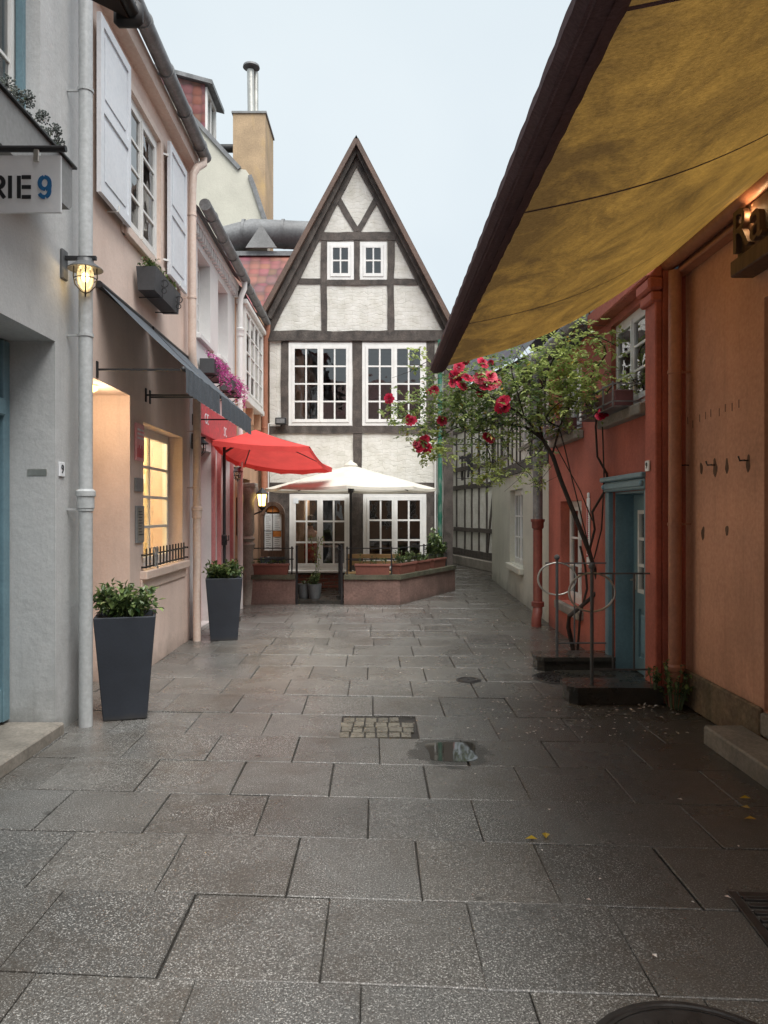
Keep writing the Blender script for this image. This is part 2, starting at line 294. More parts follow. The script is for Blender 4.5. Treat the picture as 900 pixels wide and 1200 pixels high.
# ------------------------------------------------------------------ mesh helpers
class MB:
    def __init__(s): s.v = []; s.f = []; s.t = []
    def add(s, vs, fs, tint=None):
        o = len(s.v); s.v += [tuple(v) for v in vs]; s.f += [tuple(i + o for i in f) for f in fs]
        s.t += [tint if tint is not None else (1,1,1)] * len(fs); return s
    def box(s, x0, x1, y0, y1, z0, z1, tint=None):
        return s.add([(x0,y0,z0),(x1,y0,z0),(x1,y1,z0),(x0,y1,z0),(x0,y0,z1),(x1,y0,z1),(x1,y1,z1),(x0,y1,z1)],
              [(0,3,2,1),(4,5,6,7),(0,1,5,4),(1,2,6,5),(2,3,7,6),(3,0,4,7)], tint)
    def cbox(s, x0, x1, y0, y1, z0, z1, c=.01, tint=None):           # box with chamfered edges
        bm = bmesh.new(); bmesh.ops.create_cube(bm, size=1)
        for v in bm.verts: v.co = Vector(((x0+x1)/2 + v.co.x*(x1-x0), (y0+y1)/2 + v.co.y*(y1-y0), (z0+z1)/2 + v.co.z*(z1-z0)))
        bmesh.ops.bevel(bm, geom=list(bm.edges), offset=c, segments=1, affect='EDGES')
        bm.verts.index_update(); s.add([v.co for v in bm.verts], [[v.index for v in f.verts] for f in bm.faces], tint); bm.free(); return s
    def prism(s, pts, y0, y1, tint=None):                            # pts in the x-z plane
        n = len(pts)
        return s.add([(p[0], y0, p[1]) for p in pts] + [(p[0], y1, p[1]) for p in pts],
              [tuple(range(n)), tuple(range(2*n-1, n-1, -1))] + [(i, i+n, (i+1) % n + n, (i+1) % n) for i in range(n)], tint)
    def hprism(s, pts, z0, z1, tint=None):                           # pts in the x-y plane
        n = len(pts)
        return s.add([(p[0], p[1], z0) for p in pts] + [(p[0], p[1], z1) for p in pts],
              [tuple(range(n-1, -1, -1)), tuple(range(n, 2*n))] + [(i, (i+1) % n, (i+1) % n + n, i+n) for i in range(n)], tint)
    def beam(s, a, b, w, y0, y1):                                    # straight timber between two x-z points
        a = Vector(a); b = Vector(b); d = (b - a).normalized(); n = Vector((-d.y, d.x)) * w / 2
        return s.prism([a - n, b - n, b + n, a + n], y0, y1)
    def bar(s, a, b, w, h=None):
        a = Vector(a); b = Vector(b); h = h or w; d = (b - a).normalized()
        up = Vector((0,0,1)) if abs(d.z) < .95 else Vector((0,1,0)); x = d.cross(up).normalized() * w/2; y = x.cross(d).normalized() * h/2
        return s.add([a-x-y,a+x-y,a+x+y,a-x+y,b-x-y,b+x-y,b+x+y,b-x+y], [(0,3,2,1),(4,5,6,7),(0,1,5,4),(1,2,6,5),(2,3,7,6),(3,0,4,7)])
    def tube(s, pts, r, seg=10, cap=True, tint=None):
        pts = [Vector(p) for p in pts]; n = len(pts); rs = r if isinstance(r, (list, tuple)) else [r] * n
        o = []; prev = None
        for i, p in enumerate(pts):
            d = (pts[min(i+1, n-1)] - pts[max(i-1, 0)]).normalized()
            if prev is None:
                up = Vector((0,0,1)) if abs(d.z) < .9 else Vector((1,0,0)); x = d.cross(up).normalized()
            else: x = (prev - d * prev.dot(d)).normalized()
            prev = x; y = d.cross(x)
            o += [p + (x * math.cos(2*PI*k/seg) + y * math.sin(2*PI*k/seg)) * rs[i] for k in range(seg)]
        fs = [(i*seg+k, i*seg+(k+1) % seg, (i+1)*seg+(k+1) % seg, (i+1)*seg+k) for i in range(n-1) for k in range(seg)]
        if cap: fs += [tuple(range(seg-1, -1, -1)), tuple(range((n-1)*seg, n*seg))]
        return s.add(o, fs, tint)
    def lathe(s, prof, c=(0,0,0), seg=20, tint=None, rot=0):
        c = Vector(c); n = len(prof)
        vs = [c + Vector((r * math.cos(2*PI*k/seg+rot), r * math.sin(2*PI*k/seg+rot), z)) for r, z in prof for k in range(seg)]
        fs = [(i*seg+k, i*seg+(k+1) % seg, (i+1)*seg+(k+1) % seg, (i+1)*seg+k) for i in range(n-1) for k in range(seg)]
        fs += [tuple(range(seg-1, -1, -1)), tuple(range((n-1)*seg, n*seg))]
        return s.add(vs, fs, tint)
    def ring(s, c, rad, r, axis='y', seg=28, a0=0, a1=2*PI):
        c = Vector(c); pts = []
        full = abs(a1 - a0 - 2*PI) < .01
        for k in range(seg + 1):
            a = a0 + (a1 - a0) * k / seg
            e = {'y': (math.cos(a), 0, math.sin(a)), 'z': (math.cos(a), math.sin(a), 0), 'x': (0, math.cos(a), math.sin(a))}[axis]
            pts.append(c + Vector(e) * rad)
        return s.tube(pts, r, 6, cap=not full)
    def sphere(s, c, r, seg=10, sz=1, tint=None):
        prof = [(max(.001, r * math.sin(PI*i/6)), -r * sz * math.cos(PI*i/6)) for i in range(7)]
        return s.lathe(prof, c, seg, tint)
    def wall(s, x0, x1, z0, z1, th, holes=()):                       # slab with real rectangular openings, front at y=0
        xs = sorted({x0, x1} | {round(h[i], 4) for h in holes for i in (0, 1)}); zs = sorted({z0, z1} | {round(h[i], 4) for h in holes for i in (2, 3)})
        xs = [x for x in xs if x0 <= x <= x1]; zs = [z for z in zs if z0 <= z <= z1]
        nx, nz = len(xs), len(zs)
        solid = lambda i, j: 0 <= i < nx-1 and 0 <= j < nz-1 and not any(h[0]-1e-3 < (xs[i]+xs[i+1])/2 < h[1]+1e-3 and h[2]-1e-3 < (zs[j]+zs[j+1])/2 < h[3]+1e-3 for h in holes)
        vs = [(xs[i], y, zs[j]) for y in (0, th) for j in range(nz) for i in range(nx)]
        ix = lambda i, j, k: k*nx*nz + j*nx + i; fs = []
        for i in range(nx-1):
            for j in range(nz-1):
                if not solid(i, j): continue
                fs += [(ix(i,j,0), ix(i+1,j,0), ix(i+1,j+1,0), ix(i,j+1,0)), (ix(i,j,1), ix(i,j+1,1), ix(i+1,j+1,1), ix(i+1,j,1))]
                if not solid(i-1, j): fs.append((ix(i,j,0), ix(i,j+1,0), ix(i,j+1,1), ix(i,j,1)))
                if not solid(i+1, j): fs.append((ix(i+1,j,0), ix(i+1,j,1), ix(i+1,j+1,1), ix(i+1,j+1,0)))
                if not solid(i, j-1): fs.append((ix(i,j,0), ix(i,j,1), ix(i+1,j,1), ix(i+1,j,0)))
                if not solid(i, j+1): fs.append((ix(i,j+1,0), ix(i+1,j+1,0), ix(i+1,j+1,1), ix(i,j+1,1)))
        return s.add(vs, fs)
    def rough(s, amp=.012, cut=.28):                                 # hand-hewn: edges wander a little along each timber
        bm = bmesh.new(); vs = [bm.verts.new(v) for v in s.v]
        for f in s.f:
            try: bm.faces.new([vs[i] for i in f])
            except ValueError: pass
        for _ in range(4):
            es = [e for e in bm.edges if e.calc_length() > cut]
            if not es: break
            bmesh.ops.subdivide_edges(bm, edges=es, cuts=1, use_grid_fill=True)
        for v in bm.verts:
            q = v.co*2.3; n1 = noise.noise_vector(q); n2 = noise.noise_vector(v.co*9)
            v.co.x += n1.x*amp + n2.x*amp*.35; v.co.z += n1.z*amp + n2.z*amp*.35; v.co.y += n2.y*amp*.12
        bm.verts.index_update(); s.v = [tuple(v.co) for v in bm.verts]; s.f = [tuple(v.index for v in f.verts) for f in bm.faces]; s.t = [(1,1,1)]*len(s.f); bm.free(); return s
    def build(s, name, m, parent=None, loc=None, smooth=False, recalc=True, rot=0):
        me = bpy.data.meshes.new(name); me.from_pydata(s.v, [], s.f); me.validate()
        if any(t != (1,1,1) for t in s.t) or m.name in ('wet_stone_slab', 'pale_setts') :
            if len(me.polygons) == len(s.t):
                a = me.attributes.new('tint', 'FLOAT_COLOR', 'FACE')
                a.data.foreach_set('color', [c for t in s.t for c in (*t, 1)])
        if recalc:
            bm = bmesh.new(); bm.from_mesh(me); bmesh.ops.recalc_face_normals(bm, faces=bm.faces); bm.to_mesh(me); bm.free()
        if smooth:
            me.shade_smooth() if hasattr(me, 'shade_smooth') else None
            try: me.set_sharp_from_angle(angle=R(38))
            except Exception: pass
        me.materials.append(m); o = bpy.data.objects.new(name, me); C.objects.link(o)
        if parent: o.parent = parent
        if loc is not None: o.location = loc
        if rot: o.rotation_euler.z = rot
        return o
def thing(name, label, cat, loc=(0,0,0), rotz=0, group=None):
    o = bpy.data.objects.new(name, None); C.objects.link(o); o.location = loc; o.rotation_euler = (0,0,rotz)
    o.empty_display_size = .2; o['label'] = label; o['category'] = cat
    if group: o['group'] = group
    return o
def tag(o, label, cat, group=None):
    o['label'] = label; o['category'] = cat
    if group: o['group'] = group
    return o
def kind(o, k): o['kind'] = k; return o
def copy_tree(o, parent=None):
    c = o.copy(); C.objects.link(c)
    if parent: c.parent = parent
    for ch in [x for x in bpy.data.objects if x.parent == o]: copy_tree(ch, c)
    return c

def window(house, x0, x1, z0, z1, y=.1, cas=2, cols=2, rows=4, fw=.055, sw=.04, mw=.022, d=.06, m='whitepaint', sill=None, sillm='stone', glass='glass', curtain=False, name='window'):
    """frame and casements at depth y behind the wall face; pane, sill are sub-parts"""
    f = MB(); f.box(x0, x0+fw, y, y+d, z0, z1); f.box(x1-fw, x1, y, y+d, z0, z1)
    f.box(x0+fw, x1-fw, y, y+d, z1-fw, z1); f.box(x0+fw, x1-fw, y, y+d, z0, z0+fw)
    ix0, ix1, iz0, iz1 = x0+fw, x1-fw, z0+fw, z1-fw; cw = (ix1-ix0)/cas
    for c in range(cas):
        a, b_ = ix0 + c*cw + .003, ix0 + (c+1)*cw - .003; yy = y-.012
        f.box(a, a+sw, yy, yy+.04, iz0+.003, iz1-.003); f.box(b_-sw, b_, yy, yy+.04, iz0+.003, iz1-.003)
        f.box(a+sw, b_-sw, yy, yy+.04, iz1-sw-.003, iz1-.003); f.box(a+sw, b_-sw, yy, yy+.04, iz0+.003, iz0+sw*1.25)
        px0, px1, pz0, pz1 = a+sw, b_-sw, iz0+sw*1.25, iz1-sw-.003
        for k in range(1, cols): xx = px0 + (px1-px0)*k/cols; f.box(xx-mw/2, xx+mw/2, yy+.006, yy+.034, pz0, pz1)
        for k in range(1, rows):
            zz = pz0 + (pz1-pz0)*k/rows
            for q in range(cols):
                l = px0 + (px1-px0)*q/cols + (mw/2 if q else 0); r_ = px0 + (px1-px0)*(q+1)/cols - (mw/2 if q < cols-1 else 0)
                f.box(l, r_, yy+.006, yy+.034, zz-mw/2, zz+mw/2)
    if cas == 2:
        mx = (ix0+ix1)/2; f.box(mx-.014, mx+.014, y-.022, y-.013, iz0+.01, iz1-.01)
    o = f.build(name, M[m], house)
    g = MB()                                                           # each small pane tilted a hair, as old glazing is
    for c in range(cas):
        a, b_ = ix0 + c*cw + sw, ix0 + (c+1)*cw - sw
        for i in range(cols):
            for j in range(rows):
                xa, xb = a + (b_-a)*i/cols, a + (b_-a)*(i+1)/cols; za, zb = iz0+sw + (iz1-iz0-2*sw)*j/rows, iz0+sw + (iz1-iz0-2*sw)*(j+1)/rows
                t = [rng.uniform(-.002, .002) for _ in range(3)]; yy = y+.008
                g.add([(xa,yy+t[0],za),(xb,yy+t[1],za),(xb,yy+t[1]+t[2],zb),(xa,yy+t[0]+t[2],zb)], [(0,1,2,3)])
    g.build('pane', M[glass], o, recalc=False)
    if sill: s_ = MB(); s_.cbox(x0-.06, x1+.06, -sill, y+.02, z0-.075, z0-.004, .008); s_.build('sill', M[sillm], o)
    if curtain:
        cm = MB(); n = 40
        for (a, b_) in ((x0+.05, x0+(x1-x0)*.36), (x1-(x1-x0)*.36, x1-.05)):
            vs = []; 
            for k in range(n+1): xx = a+(b_-a)*k/n; yy = y+.16+.02*math.sin(k*1.3); vs += [(xx,yy,z0+.02),(xx,yy,z1-.02)]
            cm.add(vs, [(2*k, 2*k+2, 2*k+3, 2*k+1) for k in range(n)])
        cm.build('curtain', M['curtain'], o, recalc=False, smooth=True)
    return o
def room(house, x0, x1, z0, z1, y0, y1, m='room', name='interior'):
    b_ = MB(); t = .05
    b_.box(x0-t, x1+t, y1, y1+t, z0-t, z1+t); b_.box(x0-t, x0, y0, y1, z0, z1); b_.box(x1, x1+t, y0, y1, z0, z1)
    b_.box(x0-t, x1+t, y0, y1, z0-t, z0); b_.box(x0-t, x1+t, y0, y1, z1, z1+t)
    return b_.build(name, M[m], house)
def leafpts(mb, p, n, up, size, tint):                                 # one folded leaf
    n = n.normalized(); s_ = n.cross(up)
    if s_.length < .01: s_ = n.cross(Vector((1,0,.3)))
    s_ = s_.normalized(); q = s_.cross(n).normalized(); L = size; W = size*.33
    mb.add([p, p + n*L*.45 + s_*W + q*W*.35, p + n*L + q*(-.1*L), p + n*L*.45 - s_*W + q*W*.35], [(0,1,2), (0,2,3)], tint)
def rv(r=1):
    while True:
        v = Vector((rng.uniform(-1,1), rng.uniform(-1,1), rng.uniform(-1,1)))
        if v.length < 1: return v * r
def shrub(mb, stems, base, rad, h, n, size, spread=1.0, droop=0):     # leafy twigs rising from base
    for i in range(n):
        a = rng.uniform(0, 2*PI); rr = rad * math.sqrt(rng.random()) ; top = base + Vector((math.cos(a)*rr*1.15*spread, math.sin(a)*rr*1.15*spread, h * rng.uniform(.35, 1) * (1 - .35*(rr/rad)**2)))
        b0 = base + Vector((math.cos(a)*rr*.45, math.sin(a)*rr*.45, 0)); m_ = (b0 + top)/2 + Vector((0,0,h*.12))
        if stems is not None: stems.tube([b0, m_, top], [.004, .003, .002], 4, False)
        k = rng.randint(7, 11)
        for j in range(k):
            t = .35 + .65*j/(k-1); p = b0*(1-t)**2 + m_*2*t*(1-t) + top*t*t
            d = rv() + Vector((0,0,.35-droop)); lightv = max(0, min(1, rng.gauss(.32, .22) + .25*(t-.6)))
            leafpts(mb, p, d, Vector((0,0,1)), size*rng.uniform(.6, 1.2), (lightv, 0, 0))

# ------------------------------------------------------------------ setting: ground
g = MB(); g.box(-300, 300, -300, 300, -.4, -.018); kind(g.build('ground', M['joint']), 'structure')
rows = [  # far edge distance, joint offset (from the photograph where it can be read)
 (-3.2,.1),(-2.62,.4),(-2.05,.05),(-1.5,.33),(-.9,.12),(-.33,.42),(.24,.1),(.8,.4),(1.37,.2),(1.94,.5),
 (2.51,-.036),(3.07,-.186),(3.634,.215),(4.165,-.024),(4.72,-.248),(5.26,.047),(5.85,-.25),(6.45,-.015),(7.07,.333),(7.68,-.06),(8.28,.27),
 (8.87,.02),(9.46,.3),(10.05,-.1),(10.64,.2),(11.22,.0),(11.8,.3),(12.4,.1),(13.0,.4),(13.6,.15),(14.2,.4),(14.8,.1),(15.4,.35),(16,.0),(16.6,.3),(17.2,.1),(17.8,.35),(18.4,.05),(19,.3),(19.6,.1),(20.2,.4),(20.8,.1),(21.4,.35),(22,.1),(22.6,.4),(23.2,.1),(23.8,.35),(24.4,.1)]
pv = MB(); prevy = -3.8
for r_, (yf, off) in enumerate(rows):
    w = .565; x = off - w*7 - .02*rng.random()
    while x < 4.0:
        ww = w * (1 if yf < 8.5 else rng.choice((.85, 1, 1, 1.2)))
        if abs(yf - 5.85) < .01 and abs(x - off) < .02: x += ww; continue           # the cobbled patch takes this slab's place
        gp = rng.uniform(.0018, .0045)
        j = lambda: rng.uniform(-.003, .003)
        xa, xb, ya, yb = x+gp, x+ww-gp, prevy+gp, yf-gp
        zc = rng.uniform(-.003, .003); c = .004
        t = rng.gauss(1, .11); wr = rng.gauss(0, .018); tint = (max(.68, t+wr), max(.68, t), max(.66, t-wr))
        if yf > 9 and rng.random() < .12: tint = tuple(v*.78 for v in tint)
        tilt = [zc + rng.uniform(-.0025, .0025) for _ in range(4)]
        if 4.1 < (ya+yb)/2 < 5.6 and -.2 < (xa+xb)/2 < 1.2: tilt = [-.001]*4
        cs = [(xa+j(), ya+j()), (xb+j(), ya+j()), (xb+j(), yb+j()), (xa+j(), yb+j())]
        cx, cy = (xa+xb)/2, (ya+yb)/2
        sh = lambda p: (p[0] - .012*p[1], p[1] - .06*(p[0]))
        outer = [(*sh(p), -.03) for p in cs]; mid = [(*sh(p), tilt[i]-.004) for i, p in enumerate(cs)]
        inn = [(*sh((p[0] + (c if p[0] < cx else -c), p[1] + (c if p[1] < cy else -c))), tilt[i]) for i, p in enumerate(cs)]
        pv.add(outer + mid + inn, [(0,1,5,4),(1,2,6,5),(2,3,7,6),(3,0,4,7),(4,5,9,8),(5,6,10,9),(6,7,11,10),(7,4,8,11),(8,9,10,11)], tint)
        x += ww
    prevy = yf
kind(pv.build('pavement', M['slab']), 'structure')
# cobbled patch
cb = MB()
for j in range(4):
    x = -.335 + .02*(j % 2)
    while x < .20:
        w_ = rng.uniform(.075, .11); y0_ = 5.285 + j*.128; t = rng.gauss(1, .12)
        if not (x > .12 and j > 2): cb.hprism([(x+rng.uniform(.0,.006), y0_+rng.uniform(.002,.008)), (x+w_-.010, y0_+rng.uniform(.002,.008)), (x+w_-.010+rng.uniform(-.004,.002), y0_+.118), (x+rng.uniform(.0,.006), y0_+.118)], -.03, -.003 + rng.uniform(-.003,.002), (t,t,t*.94))
        x += w_
kind(cb.build('cobbled_patch', M['cobble']), 'structure')
pu = MB(); pts = []
cxp, cyp = .405, 4.93
fine = []
for q in range(96):                       # a shallow hollow roughly one broken slab in size
    a = 2*PI*q/96; ca, sa = math.cos(a), math.sin(a); rr_ = (abs(ca)**5 + abs(sa)**5)**(-1/5)
    p = Vector((ca*rr_*.165, sa*rr_*.20)); nn_ = noise.noise_vector(Vector((p.x, p.y, 3))*9); fine.append(Vector((.455, 4.965)) + p*(1 + .10*nn_.z) + Vector((nn_.x, nn_.y))*.014)
pu.add([(p[0], p[1], .0004) for p in fine], [tuple(range(len(fine)))])
kind(pu.build('puddle', M['water'], recalc=False), 'structure')
# thin film of water on the slabs round about
def cover_plate(name, px, py, w, l, label, rot=0):
    p = at(px, py, 1.6*F/(py-600)); p.z = 0
    t = thing(name, label, 'manhole cover', p, rot)
    f = MB(); f.cbox(-w/2-.03, w/2+.03, -l/2-.03, l/2+.03, -.02, .007, .003); f.build('frame', M['cover'], t)
    c = MB(); c.cbox(-w/2, w/2, -l/2, l/2, -.01, .012, .003)
    k = 7
    for i in range(k):
        for j_ in range(4): xx = -w/2 + w*(i+.5)/k; yy = -l/2 + l*(j_+.5)/4; c.cbox(xx-w*.05, xx+w*.05, yy-l*.08, yy+l*.08, .01, .016, .001)
    c.build('lid', M['cover'], t); return t
cover_plate('utility_cover', 574, 749, .5, .55, 'square iron access cover set in the slabs left of the twisted red drainpipe', R(-2))
cover_plate('utility_cover', 514, 737, .32, .36, 'small square iron cover in the paving in front of the terrace wall corner', R(-3))
def round_cover(px, py, rad, label, pattern):
    d = 1.6*F/(py-600); p = at(px, py, d); p.z = 0
    t = thing('manhole_cover', label, 'manhole cover', p)
    f = MB(); f.lathe([(rad+.045,-.02),(rad+.045,.006),(rad+.004,.009),(rad+.004,-.02)], seg=40); f.ring((0,0,.008), rad+.022, .006, 'z', 40); f.build('frame', M['castiron'], t, smooth=True)
    c = MB(); c.lathe([(rad,-.02),(rad,.008),(rad-.01,.011),(.001,.011)], seg=40)
    if pattern == 'holes':
        for q, rr in enumerate((.3,.52,.74,.92)):
            k = int(6 + q*7)
            for i in range(k):
                a = 2*PI*i/k + q; c.bar((math.cos(a)*rad*(rr-.07), math.sin(a)*rad*(rr-.07), .014), (math.cos(a+.5/(q+1))*rad*(rr+.06), math.sin(a+.5/(q+1))*rad*(rr+.06), .014), .018, .012)
    else:
        for i in range(-6, 7):
            for j_ in range(-6, 7):
                x, y = i*.045, j_*.045
                if x*x+y*y < (rad-.04)**2: c.cbox(x-.014, x+.014, y-.014, y+.014, .01, .017, .002)
    c.build('lid', M['castiron'], t); return t
round_cover(657, 795, .225, 'round pierced iron grating beside the dark stone step block', 'holes')
round_cover(549, 797.5, .075, 'very small round valve cap in the paving near the middle', 'dots')
round_cover(832, 1270, .30, 'large round iron manhole cover at the bottom edge of the paving', 'dots')
# street drain bottom right
p = Vector((1.66, 2.86, 0))
t = thing('drain_grate', 'rectangular slotted iron drain grate at the right edge of the paving', 'drain grate', p, R(-4))
f = MB(); f.cbox(-.24,-.2,-.24,.24,-.02,.01,.003); f.cbox(.2,.24,-.24,.24,-.02,.01,.003); f.cbox(-.2,.2,-.24,-.2,-.02,.01,.003); f.cbox(-.2,.2,.2,.24,-.02,.01,.003); f.build('frame', M['castiron'], t)
f = MB(); 
for k in range(8): y = -.19 + k*.054; f.cbox(-.19,.19,y-.011,y+.011,-.02,.011,.002)
f.box(-.012,.012,-.19,.19,-.022,.0095); f.build('grating', M['castiron'], t)
f = MB(); f.box(-.199,.199,-.199,.199,-.0215,-.0035); f.build('pit', M['hole'], t)

# ------------------------------------------------------------------ LEFT ROW
def gutter(house, x0, x1, y, z, r, m='zinc', name='gutter', tiltend=0):
    o = MB(); o.tube([(x0,y,z),(x1,y,z+tiltend)], r, 14)
    k = x0 + .4
    while k < x1: o.tube([(k-.02,y,z+tiltend*(k-x0)/(x1-x0)),(k+.02,y,z+tiltend*(k-x0)/(x1-x0))], r*1.14, 14); k += .75
    return o.build(name, M[m], house, smooth=True)
def pipe(house, pts, r, m, collars=(), clamps=(), name='downpipe'):
    o = MB(); o.tube(pts, r, 14); p = o.build(name, M[m], house, smooth=True)
    for (x, y, z) in collars:
        q = MB(); q.lathe([(r*1.05,-.10),(r*1.25,-.09),(r*1.25,-.01),(r*1.42,0),(r*1.42,.035),(r*1.1,.05)], (x,y,z), 16); q.build('collar', M[m], p, smooth=True)
    for (x, y, z) in clamps:
        q = MB(); q.lathe([(r*1.02,-.014),(r*1.14,-.012),(r*1.14,.012),(r*1.02,.014)], (x,y,z), 16); q.bar((x,y,z),(x,.01,z),.015); q.build('clamp', M[m] if m != 'grey' else M['iron'], p)
    return p
LR = PI/2
def cage_lamp(loc, rotz, label, lit, arm=.24, s=1.0, m='iron'):
    t = thing('wall_lantern', label, 'wall lamp', loc, rotz)
    b_ = MB(); b_.cbox(-.045*s,.045*s,-.025,.0,-.11*s,.11*s,.006); b_.build('back_plate', M['greyiron'], t)
    b_ = MB(); b_.bar((0,-.02,.05*s),(0,-arm-.08*s,.05*s),.028*s); b_.build('arm', M[m], t)
    c = Vector((0,-arm,0))
    b_ = MB(); b_.lathe([(.03*s,.05*s),(.055*s,.045*s),(.06*s,.02*s),(.065*s,.015*s),(.125*s,-.03*s),(.125*s,-.036*s),(.06*s,-.01*s),(.05*s,-.012*s)], c, 24); b_.build('shade', M['greyiron'], t, smooth=True)
    g_ = MB(); g_.lathe([(.052*s,-.02*s),(.062*s,-.06*s),(.06*s,-.12*s),(.045*s,-.165*s),(.01*s,-.19*s)], c, 18); g_.build('glass_jar', M['clearglass'], t, smooth=True)
    k_ = MB()
    for q in range(4):
        a = q*PI/2+.4; e = Vector((math.cos(a), math.sin(a), 0))
        k_.tube([c+e*.078*s+Vector((0,0,-.02*s)), c+e*.082*s+Vector((0,0,-.09*s)), c+e*.07*s+Vector((0,0,-.15*s)), c+e*.03*s+Vector((0,0,-.195*s)), c+Vector((0,0,-.21*s))], .005*s, 6)
    k_.ring(c+Vector((0,0,-.105*s)), .08*s, .004*s, 'z', 20); k_.tube([c+Vector((0,0,-.2*s)), c+Vector((0,0,-.235*s))], [.009*s,.005*s], 6); k_.build('cage', M[m], t, smooth=True)
    bl = MB(); bl.sphere(c+Vector((0,0,-.09*s)), .026*s, 12, 1.3); bl.build('bulb', M['bulb'] if lit else M['clearglass'], t, smooth=True)
    return t
def lamp(name, loc, e, col=(1,.62,.28), r=.04):
    l = bpy.data.lights.new(name, 'POINT'); l.energy = e; l.color = col; l.shadow_soft_size = r
    o = bpy.data.objects.new(name, l); C.objects.link(o); o.location = loc; return o

# grey house -------------------------------------------------------
GH = thing('grey_house', 'pale grey plastered house with a deep door recess, nearest on the left', 'house', (-2.37,-4,0), LR)
gh_door = (8.05, 9.35, 0, 2.83); gh_win = (7.85, 9.12, 4.02, 5.75)
w = MB(); w.wall(0, 9.80, 0, 6.7, .45, [gh_door, gh_win, (5.2,6.4,4.0,5.7), (5.2,6.4,1.0,2.6), (2.2,3.4,1.0,2.6), (2.2,3.4,4.0,5.7)])
w.build('wall', M['grey'], GH)
w = MB(); w.box(0,.3,.45,6,0,6.7); w.box(9.42,9.70,.45,6,0,6.7); w.box(.3,9.42,5.7,6,0,6.7); w.build('side_wall', M['grey'], GH)
w = MB(); w.prism([(-.1,6.7),(-.1,6.9),(9.72,6.9),(9.72,6.7)], -.25, .3); w.add([(-.1,.3,6.9),(9.6,.3,6.9),(9.6,3,9.2),(-.1,3,9.2),(9.6,6,6.9),(-.1,6,6.9)], [(0,1,2,3),(3,2,4,5)]); w.build('roof', M['tile'], GH)
for (a, b_, c, d) in ((5.2,6.4,4.0,5.7),(5.2,6.4,1.0,2.6),(2.2,3.4,1.0,2.6),(2.2,3.4,4.0,5.7)): window(GH, a, b_, c, d, .14, rows=3, sill=.05)
w1 = window(GH, *gh_win, .16, rows=3, cols=1, fw=.07, m='whitepaint', curtain=True)
for (a, c) in ((gh_win[1]-.05, gh_win[1]-.002),(gh_win[0]+.002, gh_win[0]+.05)):
    f = MB(); f.box(a, c, .10, .146, gh_win[2]+.002, gh_win[3]-.002); f.build('blue_trim', M['blue'], w1)
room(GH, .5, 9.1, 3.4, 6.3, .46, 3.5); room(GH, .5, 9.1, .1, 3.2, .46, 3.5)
dr = MB(); dr.box(gh_door[0]+.01, gh_door[1]-.01, .36, .42, .11, 2.82)
dr.cbox(gh_door[0]+.01, gh_door[0]+.1, .32, .36, .11, 2.82, .006); dr.cbox(gh_door[1]-.1, gh_door[1]-.01, .32, .36, .11, 2.82, .006); dr.cbox(gh_door[0]+.1, gh_door[1]-.1, .3, .36, 2.28, 2.40, .01); dr.cbox(gh_door[0]+.1, gh_door[1]-.1, .33, .36, .11, .35, .01)
for zz in (.5, 1.35):
    for xx in (8.2, 8.72): dr.cbox(xx, xx+.44, .345, .36, zz, zz+.7, .006)
dd = dr.build('door', M['blue'], GH)
h = MB(); h.tube([(8.68,.3,1.1),(8.62,.25,1.1),(8.55,.25,1.1)], .012, 8); h.build('handle', M['steel'], dd)
s_ = MB(); s_.cbox(7.95, 9.345, -.07, .44, -.01, .09, .012); s_.build('door_sill', M['stone'], GH)
s_ = MB(); s_.cbox(9.352-.006,9.349,.06,.20,1.86,1.91,.002); s_.build('bell_plate', M['steel'], GH)
s_ = MB(); s_.cbox(9.40,9.49,-.012,-.001,1.86,1.965,.003); o = s_.build('number_plate', M['signwhite'], GH)
def text(body, size, m, parent, loc, rot, name='lettering', ext=.002, align='CENTER'):
    cu = bpy.data.curves.new(name, 'FONT'); cu.body = body; cu.size = size; cu.extrude = ext; cu.align_x = align; cu.align_y = 'CENTER'; cu.resolution_u = 4
    tmp = bpy.data.objects.new('tmp', cu); C.objects.link(tmp); dg = bpy.context.evaluated_depsgraph_get()
    me = bpy.data.meshes.new_from_object(tmp.evaluated_get(dg)); bpy.data.objects.remove(tmp); me.materials.clear(); me.materials.append(m)
    me.transform(Matrix.Translation(Vector(loc)) @ rot.to_4x4()); me.name = name
    o = bpy.data.objects.new(name, me); C.objects.link(o)
    if parent: o.parent = parent
    return o
from mathutils import Euler
FR = Euler((PI/2,0,0)).to_matrix()          # upright text facing -y, reading along +x
text('9', .09, M['ink'], o, (9.445,-.014,1.912), FR)
gpz = [(9.55,-.14,6.6),(9.55,-.14,0.0)]
pipe(GH, gpz, .05, 'greytrim', collars=[(9.55,-.14,1.72)], clamps=[(9.55,-.14,2.92),(9.55,-.14,4.75),(9.55,-.14,1.62)])
gutter(GH, -.1, 9.5, -.3, 6.62, .08)
